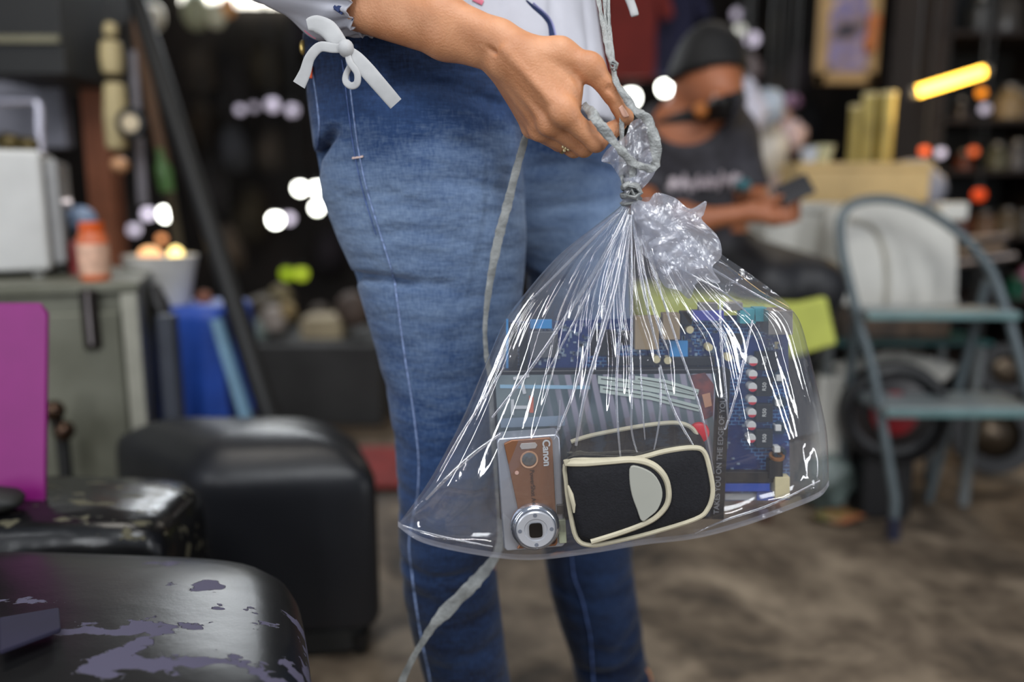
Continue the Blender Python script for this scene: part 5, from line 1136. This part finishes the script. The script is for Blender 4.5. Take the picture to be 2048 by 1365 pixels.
face = [(1014, 872), (1030, 866), (1106, 866), (1110, 872), (1110, 1086), (1106, 1092), (1020, 1092), (1016, 1086)]
arc = [(1062 + 46 * math.cos(a), 1045 + 46 * math.sin(a)) for a in np.linspace(math.radians(128), math.radians(232), 10)]
obj('front_plate', kpr([(1014, 872), (1030, 866), (1106, 866), (1110, 872), (1110, 1086), (1106, 1092), (1026, 1092)] + [p for p in arc if p[0] < 1040], -.001, .004), brz, ct, bevel=.0012)
lc = K(1066, 1045, -.001); na = -cy_
obj('lens_ring', B().lathe(lc, na, [(.0205, 0), (.0272, 0), (.0270, .004), (.0250, .008), (.0228, .009), (.0205, .007), (.0205, 0)], 48), M('polished_silver', (196, 200, 210), .15, .9), ct)
obj('lens_barrel', B().lathe(lc, na, [(0, .002), (.0212, .002), (.0212, .010), (.0200, .0112), (.0130, .0112), (.0122, .0100), (0, .0100)], 48), M('pale_silver', (200, 202, 208), .3, .4), ct)
for an in (0, 90, 180, 270):
    a = math.radians(an + 45); obj('barrel_notch', B().cyl(lc + (cx_ * math.cos(a + .78) + cz_ * math.sin(a + .78)) * .0172 + na * .0110, lc + (cx_ * math.cos(a + .78) + cz_ * math.sin(a + .78)) * .0172 + na * .0116, .0022, 12), M('notch_grey', (110, 114, 124), .4), ct)
sq = closed_catmull([(-.0062, .0072), (0, .0084), (.0062, .0072), (.0072, 0), (.0062, -.0072), (0, -.0084), (-.0062, -.0072), (-.0072, 0)], 3)
obj('iris_window', B().prism([lc + cx_ * a + cz_ * b2 + na * .0108 for a, b2 in sq], na * .0012), M('lens_black', (12, 12, 14), .08, coat=1), ct)
vf = K(1062, 905, -.001)
obj('finder_lip', B().lathe(vf + cz_ * -.0012, na, [(.0078, 0), (.0098, 0), (.0094, .0014), (.0078, .0010), (.0078, 0)], 36), M('light_bronze', (216, 170, 136), .3, .3), ct)
obj('viewfinder', B().lathe(vf, na, [(0, 0), (.0080, 0), (.0078, .0010), (0, .0018)], 30), M('finder_glass', (150, 156, 160), .1, .8), ct)
obj('flash_window', kpr([(1048, 873), (1076, 873), (1080, 879), (1076, 885), (1048, 885), (1045, 879)], -.0022, -.0005), M('flash_diffuser', (186, 178, 172), .3), ct, bevel=.0005)
obj('lamp_spot', B().cyl(K(1036, 932, -.0016), K(1036, 932, -.0008), .0022, 12), M('lamp_pink', (220, 176, 160), .4), ct)
text_mesh('Canon', .0112, K(1097, 896, -.0016), -cz_, -cx_ * -1, pw_, 'maker_lettering', ct, bold=.0003)
text_mesh('PowerShot A460', .0068, K(1066, 970, -.0016), -cz_, cx_, M('print_dark', (70, 46, 34), .5), 'model_lettering', ct)
q = K(1100, 1080, -.0014); obj('small_logo', B().lathe(q, na, [(.0016, 0), (.0038, 0), (.0036, .0006), (.0016, .0006), (.0016, 0)], 18), M('print_dark'), ct)
obj('side_button', kpr([(1112, 1006), (1128, 1006), (1128, 1026), (1112, 1026)], -.0005, .012), M('button_black', (24, 26, 30), .3), ct, bevel=.001)
obj('battery_label', kpr([(1113, 1038), (1129, 1038), (1129, 1088), (1113, 1088)], -.0006, .010), M('olive_label', (172, 176, 150), .5, var=.2, vs=80), ct, bevel=.001)

# ---- pouch
YPo = .806
def po(pts, Y=YPo): return [at(x, y, Y) for x, y in pts]
ny = M('black_nylon', (26, 26, 30), .75, var=.15, vs=300, bump=.2, bs=500, spec=.3)
crm = M('cream_piping', (190, 182, 158), .6, var=.08, vs=60)
pt = thing('pouch', 'black fabric pouch with cream piping and grey flap patch in the clear bag', 'pouch', at(1280, 1095, YPo))
front = [tuple(p) for p in closed_catmull([(1136, 925), (1200, 921), (1270, 918), (1330, 903), (1385, 896), (1408, 905), (1420, 945), (1425, 985), (1415, 1018), (1390, 1038), (1300, 1066), (1215, 1086), (1178, 1090), (1153, 1076), (1140, 1020), (1133, 965)], 4)]
back = [(x - 2 - (y < 960) * 6 + (x < 1180) * 22, y - 46 if y < 960 else y - 18 - (y - 960) * .05) for x, y in front]
b = B(); rings = []
cxp, cyp = np.mean([p[0] for p in front]), np.mean([p[1] for p in front])
for s_, d, mixv in [(.0, -.0045, 0), (.5, -.0042, 0), (.85, -.0022, 0), (.97, .0, 0), (1, .004, 0), (1, .03, .8), (.985, .034, .95), (.93, .038, 1), (.5, .04, 1)]:
    rings.append([at(cxp + (((1 - mixv) * fx + mixv * bx) - cxp) * s_, cyp + (((1 - mixv) * fy_ + mixv * by) - cyp) * s_, YPo + d) for (fx, fy_), (bx, by) in zip(front, back)])
obj('pouch_body', b.loft(rings), ny, pt)
obj('front_piping', B().tube([at(x, y, YPo + .001) for x, y in front + front[:1]], .0029, 8), crm, pt)
bp_ = catmull([(1142, 884), (1180, 872), (1240, 860), (1300, 850), (1350, 846), (1378, 853), (1392, 868), (1398, 890)], 5)
obj('rear_piping', B().tube([at(x, y, YPo + .026) for x, y in bp_], .0024, 8), crm, pt)
obj('rear_fold', B().prism([at(x, y, YPo + .029) for x, y in [tuple(p) for p in bp_[::2]] + [(1398, 930), (1150, 930)]], (0, .008, 0)), ny, pt, bevel=.003)
flap = [tuple(p) for p in catmull([(1133, 927), (1170, 927), (1220, 923), (1268, 920), (1305, 930), (1328, 952), (1337, 980), (1334, 1008), (1315, 1032), (1288, 1048), (1240, 1066), (1182, 1084)], 4)] + [(1160, 1074), (1146, 1020), (1136, 965)]
fb = B(); rings = []
fcx_, fcy_ = np.mean([p[0] for p in flap]), np.mean([p[1] for p in flap])
for s_, d in [(0, -.0100), (.6, -.0095), (.9, -.0078), (.98, -.0062), (1, -.004), (1, .0)]: rings.append([at(fcx_ + (x - fcx_) * s_, fcy_ + (y - fcy_) * s_, YPo + d) for x, y in flap])
fl_ = obj('flap', fb.loft(rings), ny, pt)
obj('flap_piping', B().tube([at(x, y, YPo - .0062) for x, y in [(1133, 921)] + flap[:-3]], .0040, 8, flat=.8), crm, fl_)
obj('left_tab', B().tube([at(x, y, YPo - .0068) for x, y in [(1136, 972), (1142, 990), (1147, 1010), (1148, 1026)]], [.0012, .0026, .0024, .001], 8), crm, fl_)
pa_ = closed_catmull([(1262, 934), (1285, 937), (1308, 950), (1322, 972), (1325, 995), (1316, 1020), (1300, 1035), (1284, 1044), (1274, 1020), (1264, 992), (1259, 960)], 3)
obj('flap_patch', B().prism([at(x, y, YPo - .0112) for x, y in pa_], (0, .004, 0)), M('grey_patch', (160, 160, 150), .6, var=.05), fl_, bevel=.0012)

# ---- the film itself
def film(name, haze, bump, bscale, rough=.07, tint=(236, 238, 250), crink=0, refl=.12):
    m = bpy.data.materials.new(name); m.use_nodes = True; nt = m.node_tree; L = nt.links.new; nt.nodes.clear()
    out = nt.nodes.new('ShaderNodeOutputMaterial'); tr = nt.nodes.new('ShaderNodeBsdfTransparent'); tr.inputs[0].default_value = (.975, .98, .99, 1)
    gl = nt.nodes.new('ShaderNodeBsdfGlossy'); gl.inputs['Roughness'].default_value = rough; gl.inputs[0].default_value = (1, 1, 1, 1)
    df = nt.nodes.new('ShaderNodeBsdfDiffuse'); df.inputs[0].default_value = rgb(*tint); tl = nt.nodes.new('ShaderNodeBsdfTranslucent'); tl.inputs[0].default_value = rgb(*tint)
    ad = nt.nodes.new('ShaderNodeMixShader'); L(df.outputs[0], ad.inputs[1]); L(tl.outputs[0], ad.inputs[2]); ad.inputs[0].default_value = .5
    m1 = nt.nodes.new('ShaderNodeMixShader'); m1.inputs[0].default_value = haze; L(tr.outputs[0], m1.inputs[1]); L(ad.outputs[0], m1.inputs[2])
    fr = nt.nodes.new('ShaderNodeLayerWeight'); fr.inputs['Blend'].default_value = .5
    fp = nt.nodes.new('ShaderNodeMath'); fp.operation = 'POWER'; fp.inputs[1].default_value = 4; L(fr.outputs['Facing'], fp.inputs[0])
    f2 = nt.nodes.new('ShaderNodeMath'); f2.operation = 'MULTIPLY_ADD'; f2.inputs[1].default_value = .5; f2.inputs[2].default_value = refl; f2.use_clamp = True; L(fp.outputs[0], f2.inputs[0])
    m2 = nt.nodes.new('ShaderNodeMixShader'); L(f2.outputs[0], m2.inputs[0]); L(m1.outputs[0], m2.inputs[1]); L(gl.outputs[0], m2.inputs[2]); L(m2.outputs[0], out.inputs[0])
    tc = nt.nodes.new('ShaderNodeTexCoord'); n = nt.nodes.new('ShaderNodeTexNoise'); n.inputs['Scale'].default_value = bscale; n.inputs['Detail'].default_value = 4; L(tc.outputs['Object'], n.inputs[0])
    hsrc = n.outputs[0]
    if crink:
        v = nt.nodes.new('ShaderNodeTexVoronoi'); v.feature = 'DISTANCE_TO_EDGE'; v.inputs['Scale'].default_value = crink; L(tc.outputs['Object'], v.inputs[0])
        a2 = nt.nodes.new('ShaderNodeMath'); a2.operation = 'MULTIPLY_ADD'; a2.inputs[1].default_value = .8; L(v.outputs[0], a2.inputs[0]); L(n.outputs[0], a2.inputs[2]); hsrc = a2.outputs[0]
    bp = nt.nodes.new('ShaderNodeBump'); bp.inputs['Strength'].default_value = bump; bp.inputs['Distance'].default_value = .003; L(hsrc, bp.inputs['Height'])
    for k in (gl, fr, df): L(bp.outputs[0], k.inputs['Normal'])
    return m
clear = film('clear_film', .06, .1, 45, .05); crum = film('crumpled_film', .36, .55, 120, .12, crink=60); tuft = film('tuft_film', .42, .5, 160, .15, crink=90)
YG = .848
gt = thing('plastic_bag', 'large clear knotted plastic bag holding electronics in front of the jeans', 'plastic bag', at(1262, 400, YG))
Lb = catmull([(1250, 402), (1232, 420), (1190, 452), (1120, 508), (1060, 575), (1008, 645), (968, 735), (930, 825), (893, 900), (850, 975), (796, 1050)], 6)
Rb = catmull([(1274, 402), (1300, 418), (1345, 448), (1400, 486), (1455, 530), (1522, 582), (1590, 626), (1618, 705), (1638, 790), (1654, 870), (1658, 968)], 6)
Bb = catmull([(796, 1050), (845, 1082), (950, 1106), (1060, 1117), (1180, 1104), (1290, 1086), (1390, 1074), (1490, 1048), (1590, 1012), (1640, 990), (1658, 968)], 6)
def curve(C, t):
    x = np.clip(t, 0, 1) * (len(C) - 1); i = int(min(x, len(C) - 2)); f = x - i; return C[i] * (1 - f) + C[i + 1] * f
rg = random.Random(21)
pleats = []
for k in range(46):
    uu = rg.uniform(.06, .94); pleats.append((uu, rg.uniform(.004, .012), rg.uniform(.35, 1.0), rg.uniform(.55, 1.15), rg.choice((-1, 1, 1))))
# main visible folds of the near sheet (u at the bottom edge, width, strength, reach)
main = [(.16, .010, 1.3, 1.0), (.235, .008, 1.2, .9), (.335, .009, 1.5, .95), (.40, .006, 1.0, .8), (.44, .007, 1.2, .85), (.50, .006, .9, .75), (.55, .007, 1.0, .85), (.60, .006, .9, .7), (.66, .008, 1.3, .8), (.71, .007, .8, .9), (.80, .010, .55, .9), (.885, .008, .5, 1.0), (.95, .007, .45, 1.0)]
def film_pt(side):
    def f(u, v):
        a = curve(Lb, v); c = curve(Rb, v); e = curve(Bb, u); ends = Bb[0] * (1 - u) + Bb[-1] * u
        p = a * (1 - u) + c * u + (e - ends) * v ** 2.2
        s_ = math.sin(PI * u) ** .5; prof = np.interp(v, [0, .08, .25, .5, .72, .88, .96, 1], [.006, .014, .024, .036, .043, .042, .026, .001])
        # stretched over what lies inside: nearest over the pouch and camera
        d = prof * s_
        y_ = YG + .004 - d if side < 0 else YG + .008 + d * 1.25
        fo_ = 0; lat = 0
        fade = math.sin(PI * min(1, v * 1.0 + .02)) ** .4 * (1 - v) ** .22
        for (u0, wd, am, rc) in main if side < 0 else main[::2]:
            uu = u - u0 - .012 * math.sin(3 * v + 9 * u0) * v; q = uu / (wd * (1.5 + .5 * v)); g = math.exp(-abs(q) ** 1.7) * max(0, min(1, (rc - v) * 5))
            fo_ += am * g
        for (u0, wd, am, rc, sg) in pleats:
            q = (u - u0 - .01 * math.sin(4 * v + 20 * u0)) / (wd * (1 + .6 * v)); g = math.exp(-q * q) * max(0, min(1, (rc - v) * 4)); fo_ += .35 * am * g * sg
        y_ -= (-side) * .0038 * fo_ * fade * s_
        # long soft sag waves and edge wrinkles near the bottom seam
        y_ += side * .0020 * math.sin(17 * u + 5 * v) * math.sin(PI * v) + .0012 * math.sin(60 * u + 30 * v) * max(0, v - .86) * 7
        y_ += side * .0012 * math.sin(9 * v + 31 * u) * math.sin(PI * v)
        return at(p[0], p[1], y_)
    return f
nb_ = B().grid(film_pt(-1), 520, 90); obj('near_sheet', nb_, clear, gt, fixn=False)
fbv = BVHTree.FromPolygons([tuple(v) for v in nb_.v], nb_.f)
fold_m = film('folded_film', .22, .04, 60, .06, refl=.24)
def ridge(pts, r):
    C2 = catmull(pts, 10); P = []; R2 = []
    for i, (x, y) in enumerate(C2):
        d = (at(x, y, 1.0) - O_).normalized(); h_ = fbv.ray_cast(O_, d)
        if h_[0] is None: continue
        k = i / (len(C2) - 1); P.append(h_[0] - d * .0006); R2.append(r * (.35 + .65 * math.sin(PI * (.12 + .80 * k)) ** .8) * rg.uniform(.96, 1.04))
    for _ in range(22): P = [P[0]] + [(P[i - 1] + P[i] * 2 + P[i + 1]) / 4 for i in range(1, len(P) - 1)] + [P[-1]]
    if len(P) > 4: obj('pleat_fold', B().tube(P, R2, 12, flat=.55, face=(0, 1, 0)), fold_m, gt)
for pts, r in [([(1254, 420), (1204, 520), (1140, 622), (1062, 738), (984, 836)], .0021), ([(1257, 430), (1222, 550), (1180, 680), (1146, 790), (1116, 862)], .0019), ([(1259, 430), (1232, 570), (1198, 690), (1168, 795), (1152, 892)], .0026),
    ([(1248, 440), (1190, 560), (1130, 680), (1085, 760)], .0012), ([(1261, 440), (1250, 560), (1238, 690), (1232, 780), (1236, 860), (1242, 925)], .0015), ([(1262, 430), (1264, 600), (1262, 700), (1264, 800), (1262, 860), (1274, 905)], .0014),
    ([(1264, 430), (1280, 540), (1300, 640), (1320, 716)], .0016), ([(1266, 440), (1292, 560), (1318, 660), (1336, 700)], .0012), ([(1318, 735), (1322, 790), (1318, 850), (1308, 900)], .0012), ([(1320, 730), (1338, 800), (1362, 850), (1386, 890)], .0014),
    ([(1284, 480), (1320, 580), (1352, 680), (1392, 790), (1412, 860), (1428, 948)], .0012), ([(1440, 600), (1442, 690), (1450, 760), (1456, 840)], .0015), ([(1008, 735), (968, 800), (922, 868), (880, 944)], .0016), ([(1002, 868), (950, 905), (900, 950), (852, 1000)], .0024),
    ([(1238, 428), (1180, 482), (1110, 552), (1062, 600)], .0016), ([(1225, 470), (1215, 560), (1206, 640), (1192, 700)], .0011), ([(1272, 430), (1350, 490), (1460, 560), (1572, 622)], .0014), ([(1330, 520), (1400, 560), (1450, 585), (1500, 632)], .0013),
    ([(1505, 640), (1488, 720), (1470, 800), (1450, 860)], .0016), ([(806, 1052), (850, 1066), (910, 1080), (985, 1094)], .0012), ([(1390, 1068), (1450, 1040), (1540, 1012), (1640, 962)], .0014), ([(1120, 800), (1118, 850), (1108, 880)], .0011), ([(1280, 700), (1284, 800), (1290, 880)], .0010)]: ridge(pts, r)
obj('far_sheet', B().grid(film_pt(1), 260, 60), clear, gt, fixn=False)
# welded bottom seam: flat lip below the contents
def lip(u, v):
    e = curve(Bb, u); return at(e[0], e[1] - 7 + v * 11, YG + .003 + .0015 * math.sin(50 * u))
obj('bottom_seam', B().grid(lip, 160, 5), crum, gt, fixn=False)
# crumpled layers folded out at the upper right of the knot
def tri(x): return abs((x % 1) - .5) * 2 - .5
def crumple(outline, ctr, Y, depth, seed, nu=150, nv=48, fine=1.0):
    rg = random.Random(seed); O = closed_catmull(outline, 8); pl = [(rg.uniform(0, 2 * PI), rg.uniform(.012, .05) * fine, rg.uniform(0, 1), rg.uniform(.4, 1)) for _ in range(11)]
    def f(u, v):
        o = O[int(u * len(O)) % len(O)] * (1 - (u * len(O)) % 1) + O[(int(u * len(O)) + 1) % len(O)] * ((u * len(O)) % 1)
        p = np.array(ctr) * (1 - v) + o * v
        hgt = sum(am * tri((p[0] * math.cos(an) + p[1] * math.sin(an)) * fr * .5 + ph + .3 * math.sin(p[0] * .02 + ph * 6)) / (1 + fr * 40) for an, fr, ph, am in pl)
        return at(p[0], p[1], Y - depth * (1 - v ** 1.7) + hgt * .020 * (.35 + .65 * v))
    return B().grid(f, nu, nv, True)
o1 = [(1268, 400), (1296, 404), (1312, 386), (1350, 396), (1380, 418), (1412, 402), (1408, 428), (1404, 440), (1436, 474), (1443, 512), (1424, 536), (1440, 566), (1396, 562), (1380, 598), (1356, 580), (1328, 572), (1306, 528), (1280, 500), (1262, 430)]
o2_ = [(1270, 402), (1330, 398), (1392, 430), (1425, 468), (1440, 505), (1500, 548), (1580, 612), (1530, 608), (1462, 592), (1420, 600), (1380, 560), (1320, 520), (1285, 460)]
o3_ = [(1264, 405), (1300, 410), (1340, 440), (1390, 500), (1400, 560), (1360, 570), (1310, 530), (1280, 470)]
obj('crumpled_fold', crumple(o1, (1330, 455), YG - .014, .013, 1, 70, 16), crum, gt, fixn=False, smooth=False)
obj('crumpled_fold', crumple(o3_, (1325, 480), YG - .012, .016, 5, fine=1.4), crum, gt, fixn=False)
obj('crumpled_fold', crumple(o1, (1350, 480), YG + .012, -.014, 9), crum, gt, fixn=False)
obj('shoulder_fold', crumple(o2_, (1400, 500), YG - .004, .012, 3, fine=.6), film('shoulder_film', .10, .4, 60, .08, crink=24), gt, fixn=False)
# tuft above the knot
o4 = [(1250, 372), (1236, 350), (1222, 330), (1203, 322), (1212, 302), (1232, 285), (1252, 270), (1262, 245), (1285, 238), (1298, 262), (1308, 300), (1312, 330), (1306, 352), (1288, 374), (1270, 384)]
obj('knot_tuft', crumple(o4, (1262, 325), YG + .004, .014, 12, fine=1.5), tuft, gt, fixn=False)
o5 = [(1255, 376), (1268, 340), (1290, 300), (1310, 318), (1310, 345), (1290, 372), (1272, 386)]
obj('knot_tuft', crumple(o5, (1284, 345), YG - .002, .010, 15, 30, 9, fine=1.8), tuft, gt, fixn=False, smooth=False)
obj('gathered_neck', B().loft([[at(1262, y, YG) + Vector((math.cos(q) * r * (1 + .12 * math.sin(7 * q)), math.sin(q) * r * .9, 0)) for q in np.linspace(0, 2 * PI, 43)[:-1]] for y, r in [(356, .010), (368, .0075), (385, .0065), (398, .0075), (408, .011)]], cap=False), tuft, gt, fixn=False)

# ---- grey plastic twine
tw = M('grey_twine', (136, 138, 136), .35, .15, var=.3, vs=120, bump=.6, bs=260, c2=(150, 152, 150)); tl = M('dull_twine', (134, 136, 134), .45, var=.3, vs=50, bump=.4, bs=200)
tt = thing('plastic_twine', 'grey plastic twine looped around the fingers and knotted on the clear bag', 'twine', at(1262, 392, YG - .01))
def strand(name, pts, r, mat=tw, flat=.3, n=7, twist=.5, seed=0):
    C3 = catmull([(x, y, d) for x, y, d in pts], n); P = [at(x, y, d) for x, y, d in C3]; rg = random.Random(seed)
    rs = list(np.interp(np.linspace(0, 1, len(P)), np.linspace(0, 1, len(r)), r)) if isinstance(r, (list, tuple)) else [r] * len(P)
    rs = [q * rg.uniform(.9, 1.12) for q in rs]
    return obj(name, B().tube(P, rs, 10, flat=flat, twist=twist, face=(0, 1, 0)), mat, tt)
strand('strand', [(1190, -40, .90), (1199, 10, .89), (1208, 60, .875), (1215, 100, .862), (1224, 128, .853)], .0026, seed=1)
strand('strand', [(1206, -40, .90), (1211, 20, .89), (1215, 70, .872), (1225, 128, .853)], .0024, seed=2)
strand('strand', [(1216, -40, .90), (1218, 30, .885), (1222, 80, .868), (1228, 126, .853)], .0018, seed=3)
obj('small_knot', B().tube([at(x, y, .851) for x, y in [(1218, 124), (1226, 121), (1235, 128), (1232, 138), (1222, 136), (1220, 127), (1230, 130), (1228, 142)]], .0022, 8, flat=.7), tw, tt)
strand('loop', [(1226, 138, .852), (1233, 165, .848), (1252, 195, .843), (1272, 222, .840), (1296, 240, .838), (1308, 275, .836), (1313, 315, .836), (1306, 336, .836), (1285, 334, .836), (1262, 322, .835), (1238, 296, .834), (1210, 262, .832), (1190, 236, .836), (1178, 218, .846), (1168, 208, .862)], [.0024, .0032, .0044, .004, .0052, .0058, .0054, .0046, .004, .0044, .0046, .0052, .0058, .0052, .003], seed=4)
strand('loop', [(1228, 142, .854), (1229, 170, .856), (1238, 200, .860), (1243, 240, .856), (1244, 290, .852), (1248, 335, .850), (1256, 372, .848)], .0027, seed=5)
strand('strand', [(1262, 318, .842), (1266, 345, .842), (1264, 372, .842)], .0045, seed=6, flat=.5)
strand('strand', [(1244, 318, .846), (1244, 350, .846), (1252, 380, .846)], .0030, seed=7)
for k, (y, r, tlt) in enumerate([(372, .0088, .2), (380, .0092, -.25), (388, .0096, .15), (396, .0098, -.2), (404, .0090, .3)]):
    c_ = at(1262, y, YG); obj('knot_wrap', B().tube([c_ + Vector((math.cos(q) * r, math.sin(q) * r, math.sin(q + 1) * r * tlt)) for q in np.linspace(0, 2 * PI, 30)], .0026, 8, flat=.7), tw, tt)
obj('knot_core', B().tube([at(x, y, .836) for x, y in [(1246, 374), (1256, 368), (1274, 372), (1282, 386), (1270, 396), (1254, 392), (1262, 380), (1276, 404)]], [.003, .004, .0044, .004, .004, .004, .0036, .002], 8, flat=.6), tw, tt)
strand('long_tail', [(1130, 250, .905), (1090, 262, .915), (1058, 262, .92), (1044, 300, .925), (1030, 350, .93), (1015, 410, .935), (1000, 465, .935), (986, 530, .935), (975, 600, .935), (970, 660, .935), (974, 720, .935), (982, 760, .935), (985, 820, .936), (990, 900, .94), (998, 1000, .942), (1002, 1070, .94), (990, 1115, .93), (950, 1165, .92), (905, 1210, .91), (868, 1250, .905), (842, 1290, .90), (822, 1325, .90), (800, 1375, .90), (792, 1430, .90)],
    [.0018, .0026, .0034, .0042, .0046, .0052, .0056, .0050, .0036, .0026, .0030, .0034, .004, .004, .004, .0045, .0056, .0080, .0090, .0064, .0036, .0040, .0046, .004], mat=tl, flat=.16, twist=.25, seed=9)
